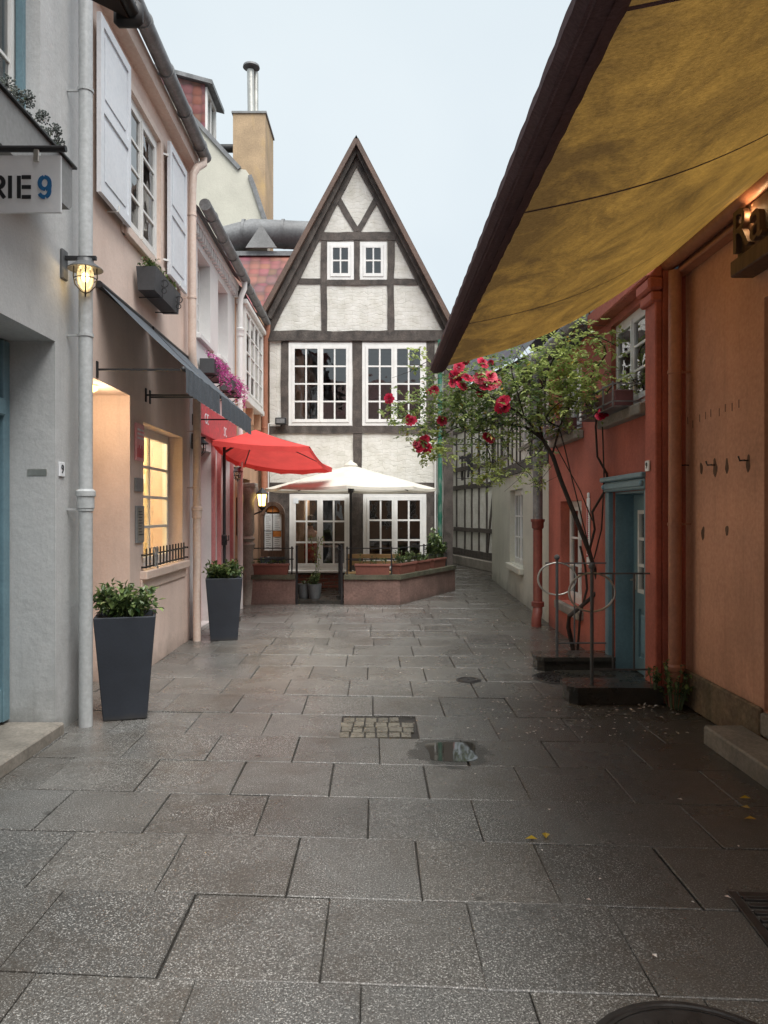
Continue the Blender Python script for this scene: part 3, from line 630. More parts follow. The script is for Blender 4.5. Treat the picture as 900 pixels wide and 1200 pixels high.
# flower box of the upper window with allium heads
FB = thing('window_flower_box', 'long lead grey flower box on brackets above the white hanging signboard', 'flower box', (-2.37,0,3.80), LR)
b_ = MB(); b_.prism([(3.7,-.0),(5.0,-.0),(5.0,-.26),(4.96,-.30),(3.74,-.30),(3.7,-.26)][::-1], -.27, -.03)
b_.v = [(x, y, z+.12) for x, y, z in b_.v]; b_.build('trough', M['leadgrey'], FB)
b_ = MB(); b_.cbox(3.66,5.04,-.29,.0,.121,.14,.004); b_.build('rim', M['iron'], FB)
b_ = MB()
for xx in (4.0, 4.75): b_ = MB(); b_.bar((xx,-.0,-.17),(xx,-.27,-.17),.03); b_.build('bracket', M['greyiron'], FB)
for i, (px, py, d, s) in enumerate(((8,100,4.15,.055),(20,112,4.3,.04),(32,116,4.45,.05),(30,138,4.5,.04),(50,137,4.75,.042),(50,155,4.7,.04),(65,152,4.9,.042),(69,168,5.0,.04))):
    p = at(px, py, d); base = Vector((p.x+rng.uniform(-.08,.0), d-.02, 4.06))
    t = thing('allium', 'dried grey allium seed head on a bent stem in the window trough', 'dried flower', base, 0, 'allium seed heads in the grey trough')
    st = MB(); st.tube([(0,0,0), ((p.x-base.x)*.3,.0,(p.z-base.z)*.6), (p.x-base.x, p.y-base.y, p.z-base.z)], .0035, 5); st.build('stem', M['stem'], t)
    hd = MB(); c = p - base
    for k in range(70):
        a = Vector((0,0,1)); v = rv(); v = v.normalized() if v.length > .1 else Vector((1,0,0)); e = c + v*s*rng.uniform(.8,1.05); hd.tube([c, e], .0012, 3, False); hd.sphere(e, .0055, 5)
    hd.build('seed_head', M['dryseed'], t)
# gallery sign
SG = thing('hanging_sign', 'white rectangular signboard lettered GALERIE 9 hanging from a black bar at the left edge', 'sign', (-2.37,3.2,3.0))
b_ = MB(); b_.cbox(.36, .98, -.006, .006, -.112, .135, .002); b_.build('board', M['signwhite'], SG)
b_ = MB(); b_.tube([(0,0,.165),(1.0,0,.165)], .014, 10); b_.cbox(-.0,.02,-.05,.05,.09,.24,.004); b_.build('bar', M['iron'], SG)
b_ = MB()
for xx in (.45, .875): b_.cbox(xx-.012, xx+.012, -.012, .012, .105, .17, .003)
b_.build('clip', M['steel'], SG)
_k = [0]
def stroke(mb, pts, w=.014, closed=False):
    for a, b2 in zip(pts[:-1], pts[1:]):
        a = Vector(a); b2 = Vector(b2); d = (b2-a).normalized()*w*.35; _k[0] += 1; mb.beam(a-d, b2+d, w, -.009-.00012*(_k[0] % 17), -.0055)
L = MB(); H = .085; Wd = .05; W_ = .016
def arc(cx, cz, r, rz, a0, a1, n=8): return [(cx+r*math.cos(R(a0+(a1-a0)*k/n)), cz+rz*math.sin(R(a0+(a1-a0)*k/n))) for k in range(n+1)]
def letter(ch, x, mb):
    h = H; w = Wd
    if ch == 'R': stroke(mb, [(x,0),(x,h)], W_); stroke(mb, [(x+.016,h)]+arc(x+w*.55,h*.74,w*.42,h*.26,90,-70), W_); stroke(mb, [(x+w*.5,h*.42),(x+w,0)], W_)
    if ch == 'I': stroke(mb, [(x,0),(x,h*.42)], W_); stroke(mb, [(x,h*.55),(x,h)], W_)
    if ch == 'E': stroke(mb, [(x,0),(x,h)], W_); [stroke(mb, [(x+.018,z),(x+w*.92,z)], W_) for z in (0, h*.5, h)]
    if ch == 'L': stroke(mb, [(x,h),(x,0)], W_); stroke(mb, [(x+.018,0),(x+w*.9,0)], W_)
    if ch == 'A': stroke(mb, [(x,0),(x+w*.45,h)], W_); stroke(mb, [(x+w*.6,h*.95),(x+w,0)], W_); stroke(mb, [(x+w*.28,h*.32),(x+w*.7,h*.32)], W_)
    if ch == 'G': stroke(mb, arc(x+w*.5,h*.5,w*.5,h*.5,60,170), W_); stroke(mb, arc(x+w*.5,h*.5,w*.5,h*.5,190,350)+[(x+w*.6,h*.45)], W_)
    if ch == '9': stroke(mb, arc(x+w*.5,h*.7,w*.42,h*.3,-70,80), W_); stroke(mb, arc(x+w*.5,h*.7,w*.42,h*.3,110,260), W_); stroke(mb, [(x+w*.93,h*.55)]+arc(x+w*.45,h*.32,w*.45,h*.33,10,-60), W_); stroke(mb, arc(x+w*.45,h*.3,w*.42,h*.3,-95,-140), W_)
xs_ = .375
pos = {}
x = .958 - .072
letter('9', x, (nine := MB()))
for ch, xx in (('E', .800),('I', .762),('R', .685),('E', .615),('L', .55),('A', .477),('G', .405)): letter(ch, xx - .0, L)
for mb_ in (L, nine): mb_.v = [(a, b2, c-.045) for a, b2, c in mb_.v]
L.build('lettering', M['ink'], SG); nine.build('numeral', M['blueink'], SG)
cage_lamp((-2.37,5.47,3.42), LR, 'lit black caged wall lantern on the grey house beside its downpipe', True, .17, 1.0)
lamp('lantern_light', (-2.2,5.47,3.33), .18)
# brown awning corner overhead
A0 = at(148, 22, 3.0)
AW = thing('brown_awning', 'dark brown awning corner poking in at the top left above the gutter', 'awning', (-2.37,3.0,4.2))
b_ = MB(); fx_, fz = A0.x+2.37, A0.z-4.2
b_.add([(0,0,.1),(fx_,0,fz+.06),(fx_,-5,fz+.06),(0,-5,.1),(0,.03,.07),(fx_,.03,fz+.02),(fx_,-5,fz+.02),(0,-5,.07)], [(0,1,2,3),(4,7,6,5),(0,4,5,1),(1,5,6,2),(2,6,7,3),(3,7,4,0)]); b_.build('canopy', M['brownawn'], AW)
b_ = MB(); b_.tube([(fx_+.01,.05,fz+.055),(fx_+.01,-5,fz+.055)], .028, 12); b_.cbox(fx_-.07,fx_+.05,.03,.08,fz+.0,fz+.11,.02); b_.build('front_bar', M['iron'], AW, smooth=True)
# keep the awning on real arms
b_ = MB(); b_.bar((0,-.1,-.35),(fx_-.02,-.1,fz+.05),.03); b_.bar((0,-3,-.35),(fx_-.02,-3,fz+.05),.03); b_.build('arm', M['iron'], AW)

# peach house ------------------------------------------------------
DL = R(1.1)
def LY(y0): return -2.37 - math.tan(DL)*(y0-5.58)
PH = thing('peach_house', 'peach plastered house with a lit shop window and white shutters', 'house', (-2.373,5.725,0), LR+DL)
u = lambda d: d - 5.725
ph_door = (.10, 1.28, .0, 2.70); ph_shop = (u(7.42), u(8.97), 1.02, 2.50); ph_win = (u(6.84), u(7.98), 4.24, 5.58)
w = MB(); w.wall(0, 3.60, 0, 5.86, .40, [ph_door, ph_shop, ph_win]); w.build('wall', M['peach'], PH)
w = MB(); w.box(0,.3,.4,6,0,5.86); w.box(3.30,3.60,.4,6,0,5.86); w.box(.3,3.30,5.7,6,0,5.86); w.build('side_wall', M['peach'], PH)
w = MB(); w.prism([(0,5.86),(3.60,5.86),(3.60,6.05),(0,6.05)], -.12, .3); w.build('cornice', M['peachtrim'], PH)
w = MB(); w.add([(-.0,.0,6.06),(3.62,.0,6.06),(3.62,3,9),(-.0,3,9),(3.62,6,6.05),(-.0,6,6.05)], [(0,1,2,3),(3,2,4,5)]); w.build('roof', M['tile'], PH)
gutter(PH, -.10, 3.60, -.20, 6.10, .075, tiltend=-.05)
w = MB(); w.cbox(.0,3.74,-.012,.0,3.02,3.09,.003) if False else None
sw_ = window(PH, *ph_shop, .17, cas=1, cols=2, rows=4, fw=.05, sw=.035, mw=.03)
s_ = MB(); s_.cbox(ph_shop[0]-.1, ph_shop[1]+.1, -.07, .17, .93, 1.015, .008); s_.build('sill', M['peachtrim'], sw_)
s_ = MB(); s_.cbox(ph_shop[0]-.1, ph_shop[1]+.1, -.02, -.001, .82, .93, .004); s_.build('apron', M['peachtrim'], sw_)
gd = MB(); ya = -.03
for zz in (1.05, 1.17): gd.bar((ph_shop[0]-.06,ya,zz),(ph_shop[1]+.08,ya,zz),.016)
k = ph_shop[0]+.0
while k < ph_shop[1]+.06: gd.bar((k,ya,1.035),(k,ya,1.235),.014); k += .125
for xx in (ph_shop[0]-.06, ph_shop[1]+.08): gd.bar((xx,.0,1.17),(xx,ya-.02,1.17),.02); gd.bar((xx,0,1.05),(xx,ya-.02,1.05),.02)
gd.build('window_guard', M['iron'], PH)
for q in range(1):   # bow ornament on the guard
    bw = MB(); bw.ring((ph_shop[0]+.18,ya-.03,1.2),.04,.008,'y',14); bw.ring((ph_shop[0]+.27,ya-.03,1.2),.04,.008,'y',14); bw.tube([(ph_shop[0]+.22,ya-.03,1.18),(ph_shop[0]+.19,ya-.035,1.04)],.008,6); bw.tube([(ph_shop[0]+.23,ya-.03,1.18),(ph_shop[0]+.28,ya-.035,1.02)],.008,6)
    o = bw.build('ribbon_bow', M['leadgrey']); o.parent = None; o.location = PH.location; o.rotation_euler.z = PH.rotation_euler.z; tag(o, 'grey ribbon bow tied to the iron guard of the lit window', 'ribbon')
# shop room, lit
room(PH, 1.40, 3.26, .5, 2.75, .42, 3.2, 'cream_in', 'shop_interior')
sh = MB(); sh.box(1.5,3.22,2.6,3.1,1.0,1.05); sh.box(1.5,3.22,2.6,3.1,1.6,1.63); sh.box(1.5,3.22,2.6,3.1,2.1,2.13); sh.box(2.35,2.5,2.55,3.1,.5,2.6); sh.box(1.9,3.2,.5,.9,.55,.95); sh.build('shelf', M['palewood'], PH)
for i in range(8):
    v = MB(); xx = 1.62+i*.2; zz = 1.631 if i % 2 else 1.051; s0 = rng.uniform(.8,1.3)
    v.lathe([(.03*s0,0),(.045*s0,.06*s0),(.05*s0,.12*s0),(.02*s0,.2*s0),(.025*s0,.24*s0)], (xx,2.78,zz), 12); o = v.build('vase', M[('terracotta','whitepaint','wood','orangeprint')[i%4]], None, smooth=True)
    o.location = PH.location; o.rotation_euler.z = PH.rotation_euler.z
    tag(o, 'small vase on the shelves inside the lit shop window', 'vase', 'vases on the shop shelves')
vr = MB(); vr.lathe([(.07,0),(.085,.1),(.06,.2),(.03,.24)], (u(7.85),.3,1.02), 14); vr.sphere((u(7.85),.3,1.3), .05, 10, 1.2); o = vr.build('figurine', M['wood'], None, smooth=True); o.location = PH.location; o.rotation_euler.z = PH.rotation_euler.z
tag(o, 'dark figurine standing on the sill behind the lit shop window', 'figurine')
def loc_in(house, x, y, z): return Matrix.Rotation(house.rotation_euler.z, 4, 'Z') @ Vector((x,y,z)) + house.location
lamp('shop_light', loc_in(PH,2.6,1.4,2.5), 24, (1,.83,.56), .15); lamp('shop_light', loc_in(PH,2.9,.75,2.55), 6, (1,.83,.56), .1)
# door recess
dr = MB(); dr.box(.12,1.26,.36,.39,.03,2.69)
for zz in (.2, 1.3): 
    for xx in (.2,.73): dr.cbox(xx,xx+.42,.345,.36,zz,zz+.95,.006)
dd = dr.build('door', M['peachtrim'], PH); h = MB(); h.tube([(.66,.36,1.05),(.66,.30,1.05),(.76,.30,1.05)], .01, 8); h.build('handle', M['steel'], dd)
lb = MB(); lb.lathe([(.05,0),(.06,-.03),(.03,-.05)], (.7,.15,2.69), 14); lb.build('ceiling_light', M['bulbsoft'], PH)
lamp('entrance_light', loc_in(PH,.7,.15,2.5), 2.6, (1,.78,.52), .05)
uw = window(PH, *ph_win, .025, cas=2, cols=1, rows=4, fw=.07, sw=.05, mw=.025, curtain=True)
s_ = MB(); s_.cbox(ph_win[0]-.06, ph_win[1]+.06, -.05, .02, 4.15, 4.235, .006); s_.build('sill', M['peachtrim'], uw)
s_ = MB(); s_.box(ph_win[0]-.1, ph_win[0]-.004, -.018, 0, 4.15, 5.66); s_.box(ph_win[1]+.004, ph_win[1]+.1, -.018, 0, 4.15, 5.66); s_.box(ph_win[0]-.004, ph_win[1]+.004, -.018, 0, 5.584, 5.66); s_.build('surround', M['peachtrim'], uw)
room(PH, .4, 3.25, 3.3, 5.75, .41, 3.2)
def shutter(x0, x1, flip):
    b_ = MB(); z0, z1 = 4.2, 5.66; y = -.07; b_.box(x0,x1,y,y+.022,z0,z1)
    for (a, b2, c, d) in ((x0,x0+.07,z0,z1),(x1-.07,x1,z0,z1),(x0+.07,x1-.07,z0,z0+.08),(x0+.07,x1-.07,z1-.08,z1),(x0+.07,x1-.07,4.88,4.96)): b_.box(a,b2,y-.014,y-.001,c,d)
    b_.cbox(x0+.12,x1-.12,y-.009,y-.001,z0+.13,4.83,.004); b_.cbox(x0+.12,x1-.12,y-.009,y-.001,5.01,z1-.13,.004)
    o = b_.build('shutter', M['shutter'], PH)
    for zz in (4.35, 5.5): h = MB(); xx = x1 if flip else x0; h.bar((xx,-.06,zz),(xx+(.05 if flip else -.05),-.0,zz),.02); h.build('hinge', M['whitepaint'], o)
    h = MB(); h.tube([((x0+x1)/2,-.0,4.19),((x0+x1)/2,-.1,4.19),((x0+x1)/2,-.1,4.24)], .007, 6); h.build('shutter_catch', M['whitepaint'], o)
shutter(u(6.02), u(6.78), True); shutter(u(8.12), u(8.86), False)
# downpipe of peach house
px_ = 3.63
pipe(PH, [(3.48,-.20,6.02),(3.48,-.2,5.92),(3.33,-.15,5.80),(3.28,-.12,5.7),(3.28,-.11,5.5),(3.28,-.11,3.6),(3.30,-.11,3.45),(3.46,-.12,3.2),(3.48,-.12,3.05),(3.48,-.12,0)], .048, 'peachtrim', collars=[(3.48,-.12,1.62)], clamps=[(3.28,-.11,5.2),(3.28,-.11,4.2),(3.48,-.12,1.9),(3.48,-.12,2.6)])
# window box with herb on peach house
WB = thing('herb_window_box', 'dark grey plastic window box with small green herbs under the shuttered window', 'flower box', loc_in(PH, u(7.08), 0, 3.72), LR+DL)
b_ = MB(); b_.add([(0,-.05,0),(.88,-.05,0),(.88,-.21,0),(0,-.21,0),(-.02,-.04,.22),(.90,-.04,.22),(.90,-.23,.22),(-.02,-.23,.22)], [(0,1,2,3),(4,7,6,5),(0,4,5,1),(1,5,6,2),(2,6,7,3),(3,7,4,0)]); b_.build('trough', M['boxgrey'], WB)
b_ = MB(); lf = MB()
for i in range(7): shrub(lf, None, Vector((.06+i*.13,-.13,.2)), .09, .14, 14, .035)
lf.build('herbs', M['leaf'], WB, recalc=False)
for xx in (.2,.75): b_ = MB(); b_.ring((xx,-.25,.12),.035,.005,'x',14); b_.ring((xx,-.245,.05),.025,.004,'x',14); b_.tube([(xx,0,-.015),(xx,-.23,-.015),(xx,-.24,.16)],.006,6); b_.build('scroll_bracket', M['iron'], WB)
# grey awnings
def grey_awning(d0, d1, label):
    t = thing('shop_awning', label, 'awning', loc_in(PH, u(d0), 0, 0), LR+DL); Ln = d1-d0; zt, zf, pr = 3.50, 2.80, .72
    c = MB(); nx, ny = 24, 8; vs = []
    for i in range(nx+1):
        for j in range(ny+1):
            q = j/ny; vs.append((Ln*i/nx, -.02-pr*q, zt+(zf-zt)*q - .02*math.sin(PI*q) - .006*math.sin(i*1.1)*q))
    c.add(vs, [(i*(ny+1)+j, (i+1)*(ny+1)+j, (i+1)*(ny+1)+j+1, i*(ny+1)+j+1) for i in range(nx) for j in range(ny)])
    c.build('canopy', M['greycloth'], t, smooth=True, recalc=False)
    v = MB(); vs = []; nx = 60
    for i in range(nx+1):
        yy = -.025-pr-.006*math.sin(i*.9)
        vs += [(Ln*i/nx, -.02-pr, zf+.0), (Ln*i/nx, yy, zf-.10), (Ln*i/nx, yy-.004*math.sin(i*1.7), zf-.215)]
    v.add(vs, [(3*i+k, 3*i+3+k, 3*i+4+k, 3*i+1+k) for i in range(nx) for k in (0,1)]); v.build('valance', M['greycloth'], t, smooth=True, recalc=False)
    f = MB(); f.tube([(0,-pr-.005,zf-.02),(Ln,-pr-.005,zf-.02)], .014, 8); f.sphere((-.01,-pr-.005,zf-.02),.022); f.sphere((Ln+.01,-pr-.005,zf-.02),.022); f.build('front_bar', M['iron'], t); f = MB(); f.tube([(0,-.03,zt-.02),(Ln,-.03,zt-.02)], .03, 10); f.build('wall_bar', M['iron'], t)
    for xx in (.03, Ln-.03):
        f = MB(); f.bar((xx,0,zf-.02),(xx,-pr,zf-.02),.016); f.cbox(xx-.02,xx+.02,-.012,0,zf-.09,zf+.05,.004); f.build('arm', M['iron'], t)
    return t
grey_awning(6.12, 7.52, 'grey canvas shop awning over the doorway, nearer to the lit lantern')
grey_awning(7.6, 9.5, 'grey canvas shop awning over the lit window, ending at the red parasol')
# notices
def notice(name, x0, x1, z0, z1, m, label, cat='notice'):
    t = thing(name, label, cat, loc_in(PH, x0, 0, z0), LR+DL); b_ = MB(); b_.cbox(0,x1-x0,-.022,-.002,0,z1-z0,.003); b_.build('panel', M[m], t); return t, x1-x0, z1-z0
t, w_, h_ = notice('poster', u(7.13), u(7.38), 2.10, 2.46, 'pinkprint', 'pink and red poster mounted beside the lit shop window', 'poster')
b_ = MB(); 
for k in range(5): b_.box(.03+k*.043,.05+k*.043,-.026,-.0225,.03,.12+.03*(k%2))
b_.build('print', M['redprint'], t)
b_ = MB()
for zz in (.31,.27,.23): 
    for k in range(5): b_.cbox(.035+k*.04,.06+k*.04,-.026,-.0225,zz-.02,zz,.001)
b_.build('print', M['signwhite'], t)
t, w_, h_ = notice('plaque', u(7.13), u(7.36), 1.80, 1.93, 'leadgrey', 'small dull metal plaque below the pink poster', 'plaque')
t, w_, h_ = notice('price_list', u(7.15), u(7.38), 1.30, 1.66, 'leadgrey', 'framed grey price list below the metal plaque', 'notice')
b_ = MB(); b_.box(.02,.21,-.025,-.0225,.02,.34); b_.build('sheet', M['stone'], t); b_ = MB()
for k in range(9): b_.box(.04,.12+.07*rng.random(),-.0275,-.0255,.30-k*.028,.308-k*.028)
b_.build('print', M['ink'], t)

# planters
def planter(loc, rot, top, bot, h, ph, label, n, seed):
    rng.seed(seed); t = thing('tall_planter', label, 'planter', loc, rot, 'tall charcoal planters')
    b_ = MB(); a, c, e = bot/2, top/2, .022
    P = lambda r, z: [(-r,-r,z),(r,-r,z),(r,r,z),(-r,r,z)]
    b_.add(P(a,0)+P(c,h)+P(c-e,h)+P(c-e-.01,h-.06), [(0,3,2,1),(0,1,5,4),(1,2,6,5),(2,3,7,6),(3,0,4,7),(4,5,9,8),(5,6,10,9),(6,7,11,10),(7,4,8,11),(8,9,13,12),(9,10,14,13),(10,11,15,14),(11,8,12,15),(12,13,14,15)])
    o = b_.build('pot', M['charcoal'], t); md = o.modifiers.new('b','BEVEL'); md.width = .008; md.segments = 2; md.limit_method = 'ANGLE'
    s_ = MB(); s_.box(-c+e+.012, c-e-.012, -c+e+.012, c-e-.012, h-.059, h-.045); s_.build('soil', M['soil'], t)
    lf, st = MB(), MB(); shrub(lf, st, Vector((0,0,h-.05)), c*1.05, ph, n, .065); st.build('stems', M['stem'], t); lf.build('foliage', M['leaf'], t, recalc=False); return t
planter((-2.035,5.86,0), R(16), .45, .32, .80, .32, 'nearer charcoal planter with a leafy shrub, standing in front of the grey downpipe', 95, 3)
planter((-2.02,9.38,0), R(12), .45, .33, .78, .28, 'farther charcoal planter with a leafy shrub, beside the peach downpipe', 70, 4)
rng.seed(11)

# white house -------------------------------------------------------
WH = thing('white_house', 'white plastered house with magenta flower boxes and a red signboard', 'house', (LY(9.335),9.335,0), LR+DL)
wins = [(.42,1.20,3.95,5.08),(1.74,2.50,3.95,5.08)]
w = MB(); w.wall(0, 3.10, 0, 5.42, .35, wins+[(.35,1.25,.05,2.45),(1.75,2.65,.05,2.5)]); w.build('wall', M['white'], WH)
w = MB(); w.box(0,.3,.35,6,0,5.42); w.box(2.8,3.1,.35,6,0,5.42); w.box(.3,2.8,5.7,6,0,5.42); w.build('side_wall', M['white'], WH)
w = MB(); w.cbox(-.0,3.1,-.07,.0,5.3,5.42,.01)
for k in range(22): w.cbox(.05+k*.14,.12+k*.14,-.06,-.001,5.18,5.295,.006)
w.build('frieze', M['white'], WH)
w = MB(); w.add([(-.02,-.12,5.43),(3.12,-.12,5.43),(3.12,3,8.4),(-.02,3,8.4),(3.12,6,5.43),(-.02,6,5.43)], [(0,1,2,3),(3,2,4,5)]); w.build('roof', M['tile'], WH)
gutter(WH, .0, 3.1, -.19, 5.47, .075)
for q in wins: window(WH, *q, .15, cas=1, cols=2, rows=4, fw=.06, sill=.05, sillm='white')
room(WH, .35, 2.75, 3.4, 5.3, .36, 3); room(WH, .35, 2.75, .05, 3.0, .36, 3)
pipe(WH, [(2.95,-.19,5.42),(2.95,-.19,5.3),(2.95,-.13,5.15),(2.95,-.12,5.0),(2.95,-.12,0)], .045, 'whitepaint', collars=[(2.95,-.12,4.6)], clamps=[(2.95,-.12,3.4)])
window(WH, .35,1.25,.05,2.45,.14, cas=1, cols=2, rows=4, fw=.09, m='pinkpaint', name='shop_door')
window(WH, 1.75,2.65,.05,2.5,.14, cas=1, cols=2, rows=5, fw=.09, sw=.08, m='redpaint', name='shop_door')
for (a, c) in ((.28,.34),(1.26,1.33),(1.66,1.74),(2.66,2.75)): 
    w = MB(); w.cbox(a,c,-.05,.0,.0,2.6,.006); w.build('pilaster', M['pinkpaint'], WH)
w = MB(); w.cbox(.2,2.85,-.075,-.002,2.62,3.02,.006); sb = w.build('signboard', M['redprint'], WH)
text('GE', .2, M['signwhite'], sb, (.62,-.078,2.84), FR); text('SC', .2, M['signwhite'], sb, (1.9,-.078,2.80), FR)
for i, (a, b2) in enumerate(((.40,1.18),(1.78,2.5))):
    t = thing('magenta_flower_box', ('dark flower box overflowing with magenta blossoms, nearer the peach downpipe', 'dark flower box overflowing with magenta blossoms, nearer the white bay window')[i], 'flower box', loc_in(WH, a, 0, 3.42), LR+DL, 'flower boxes of the white house')
    Lb = b2-a; b_ = MB(); b_.cbox(0,Lb,-.22,-.03,0,.2,.008); b_.build('trough', M['boxgrey'], t)
    b_ = MB(); b_.bar((.12,0,-.012),(.12,-.24,-.012),.016); b_.bar((Lb-.12,0,-.012),(Lb-.12,-.24,-.012),.016); b_.bar((.12,-.0,-.14),(.12,-.2,-.02),.012); b_.bar((Lb-.12,0,-.14),(Lb-.12,-.2,-.02),.012); b_.build('bracket', M['iron'], t)
    lf, fl = MB(), MB()
    for k in range(int(650)):
        xx = rng.uniform(-.02, Lb+.22*rng.random()) if i else rng.uniform(-.0, Lb+.1); hang = rng.random()**1.5
        p = Vector((xx, -.13 - .14*min(1, hang*3) + rng.uniform(-.03,.04), .24 + .06*rng.random() - .42*hang*(.35+.65*abs(math.sin(xx*6+i)))))
        leafpts(fl if rng.random() < .86 else lf, p, rv()+Vector((0,-.3,-.1)), Vector((0,0,1)), rng.uniform(.022,.042), (rng.random(),0,0))
    fl.build('blossoms', M['magenta'], t, recalc=False); lf.build('leaves', M['leaf'], t, recalc=False)
    for v_ in (): pass
cage_lamp(loc_in(WH,.12,0,2.5), LR+DL, 'unlit caged wall lamp close to the left tip of the red parasol', False, .1, .9)
cage_lamp(loc_in(WH,2.98-.2,-.0,2.28), LR+DL, 'unlit caged wall lamp under the red parasol beside the red glazed door', False, .1, .8)

# red parasol
t = thing('red_parasol', 'red square parasol with a drooping corner at the white house door', 'parasol', (-2.02,11.0,0))
def rel(v, o=t): return Vector(v) - o.location
A_, B_, C_, D_ = at(240,516,10.2), at(363,523,10.4), at(389,548,12.5), at(287,543,12.6); T_ = Vector((-1.92,11.1,2.83))
A_.x = -2.36
c = MB(); Qn = 12
ring_ = [rel(p) for p in (A_, B_, C_, D_)]
for k in range(4):
    p, q = ring_[k], ring_[(k+1) % 4]; ap = rel(T_); vs = []
    for i in range(Qn+1):
        for j in range(Qn+1):
            a, b2 = i/Qn, j/Qn; e = p.lerp(q, b2); pt = ap.lerp(e, a); sag = -.075*math.sin(PI*b2)*a*a*(.4 if k == 0 else 1) - .02*math.sin(PI*a); vs.append(pt + Vector((0,0,sag)))
    c.add(vs, [(i*(Qn+1)+j, (i+1)*(Qn+1)+j, (i+1)*(Qn+1)+j+1, i*(Qn+1)+j+1) for i in range(Qn) for j in range(Qn)])
for k in range(4):     # short hem hanging from the rim
    p, q = ring_[k], ring_[(k+1) % 4]; vs = []
    for j in range(Qn+1):
        b2 = j/Qn; e = p.lerp(q, b2) + Vector((0,0,-.075*math.sin(PI*b2)*(.4 if k == 0 else 1)-.02*0)); vs += [e, e + Vector((0,0,-.07-.01*math.sin(j*2)))]
    c.add(vs, [(2*j, 2*j+2, 2*j+3, 2*j+1) for j in range(Qn)])
c.build('canopy', M['redcloth'], t, smooth=True, recalc=False)
b_ = MB(); pb = rel((-2.28,10.6,0)); b_.tube([pb, pb+Vector((0,0,2.6))], .022, 10); b_.tube([pb+Vector((0,0,2.45)), rel(T_)-Vector((0,0,.06))], .018, 8); b_.build('pole', M['iron'], t, smooth=True)
b_ = MB(); b_.cbox(pb.x-.035,pb.x+.035,pb.y-.04,pb.y+.04,1.12,1.28,.015); b_.tube([pb+Vector((.03,-.03,1.2)),pb+Vector((.08,-.08,1.2)),pb+Vector((.08,-.08,1.27))],.008,6); b_.build('crank', M['iron'], t)
b_ = MB()
for q in ring_: b_.bar(rel(T_)-Vector((0,0,.04)), q-Vector((0,0,.015)), .014)
b_.build('rib', M['iron'], t)
b_ = MB(); b_.cbox(pb.x-.13,pb.x+.2,pb.y-.2,pb.y+.2,.012,.08,.01); b_.build('base', M['darkstone'], t)

# bay house ---------------------------------------------------------
BH = thing('bay_house', 'narrow tan plastered house with a white bay window in the corner', 'house', (LY(12.44),12.44,0), LR+DL)
w = MB(); w.wall(0, 2.74, 0, 5.3, .3, [(.2,2.2,3.62,5.1),(.75,1.6,.1,2.2)]); w.build('wall', M['beige'], BH)
w = MB(); w.box(0,.3,.3,5,0,5.3); w.box(2.44,2.74,.3,5,0,5.3); w.box(.3,2.44,4.7,5,0,5.3); w.build('side_wall', M['beige'], BH)
w = MB(); w.add([(-.02,-.12,5.36),(2.76,-.12,5.36),(2.76,2.4,7.6),(-.02,2.4,7.6),(2.76,5,5.36),(-.02,5,5.36)], [(0,1,2,3),(3,2,4,5)]); w.build('roof', M['slate'], BH)
gutter(BH, .0, 2.6, -.19, 5.42, .07)
w = MB(); w.cbox(.08,2.36,-.2,.0,5.12,5.2,.01); w.cbox(.12,2.32,-.17,.0,3.5,3.6,.01); w.box(.14,.19,-.15,.0,3.605,5.115); w.box(2.25,2.30,-.15,.0,3.605,5.115)
bay = w.build('bay_window', M['whitepaint'], BH)
wf = window(BH, .195, 2.245, 3.61, 5.11, -.14, cas=4, cols=1, rows=4, fw=.05, sw=.035); wf.parent = bay
for xx in (.3,1.2,2.1):
    b_ = MB(); b_.prism([(xx-.06,3.5),(xx+.06,3.5),(xx+.05,3.2),(xx-.05,3.2)], -.12, 0); b_.build('corbel', M['beige'], BH)
room(BH, .35, 2.4, 3.2, 5.2, .31, 2.5); room(BH, .35, 2.4, .05, 2.9, .31, 2.5)
window(BH, .75,1.6,.1,2.2,.12, cas=1, cols=2, rows=3, m='wood', name='house_door')
pipe(BH, [(2.55,-.19,5.38),(2.55,-.19,5.25),(2.58,-.14,5.1),(2.58,-.13,0)], .065, 'copper', clamps=[(2.58,-.13,3.3),(2.58,-.13,2.0)])
b_ = MB(); b_.lathe([(.10,0),(.12,.3),(.125,.55),(.10,.9),(.125,1.0),(.14,1.04),(.10,1.09),(.14,1.14),(.10,1.19),(.125,1.25),(.12,1.8),(.17,1.9),(.19,1.95),(.19,2.02)], (.42,-.14,0), 16); b_.cbox(.25,.6,-.3,-.0,2.02,2.10,.01); b_.build('stone_column', M['stone'], BH, smooth=True)
b_ = MB(); b_.cbox(.12,.5,-.03,-.002,1.2,1.85,.01); b_.build('wall_niche_panel', M['wood'], BH)
t = thing('carriage_lantern', 'lit black carriage lantern glowing yellow on the tan corner house', 'wall lamp', loc_in(BH,.42,-.28,1.98), LR+DL)
b_ = MB(); c0 = Vector((0,-.12,0))
b_.lathe([(.01,.04),(.05,.0),(.115,-.06),(.115,-.07)], c0, 6); b_.lathe([(.06,-.28),(.07,-.30),(.035,-.33),(.01,-.36)], c0, 6)
for k in range(6): a = k*PI/3; e = Vector((math.cos(a),math.sin(a),0)); b_.bar(c0+e*.098+Vector((0,0,-.07)), c0+e*.066+Vector((0,0,-.285)), .011)
b_.build('frame', M['iron'], t); b_ = MB(); b_.tube([(0,.13,-.42),(0,.02,-.42),(0,-.12,-.36)], .014, 8); b_.cbox(-.03,.03,.12,.14,-.5,-.34,.005); b_.build('arm', M['iron'], t)
b_ = MB(); b_.lathe([(.088,-.075),(.06,-.275)], c0, 6); b_.build('glass_pane', M['bulbsoft'], t)
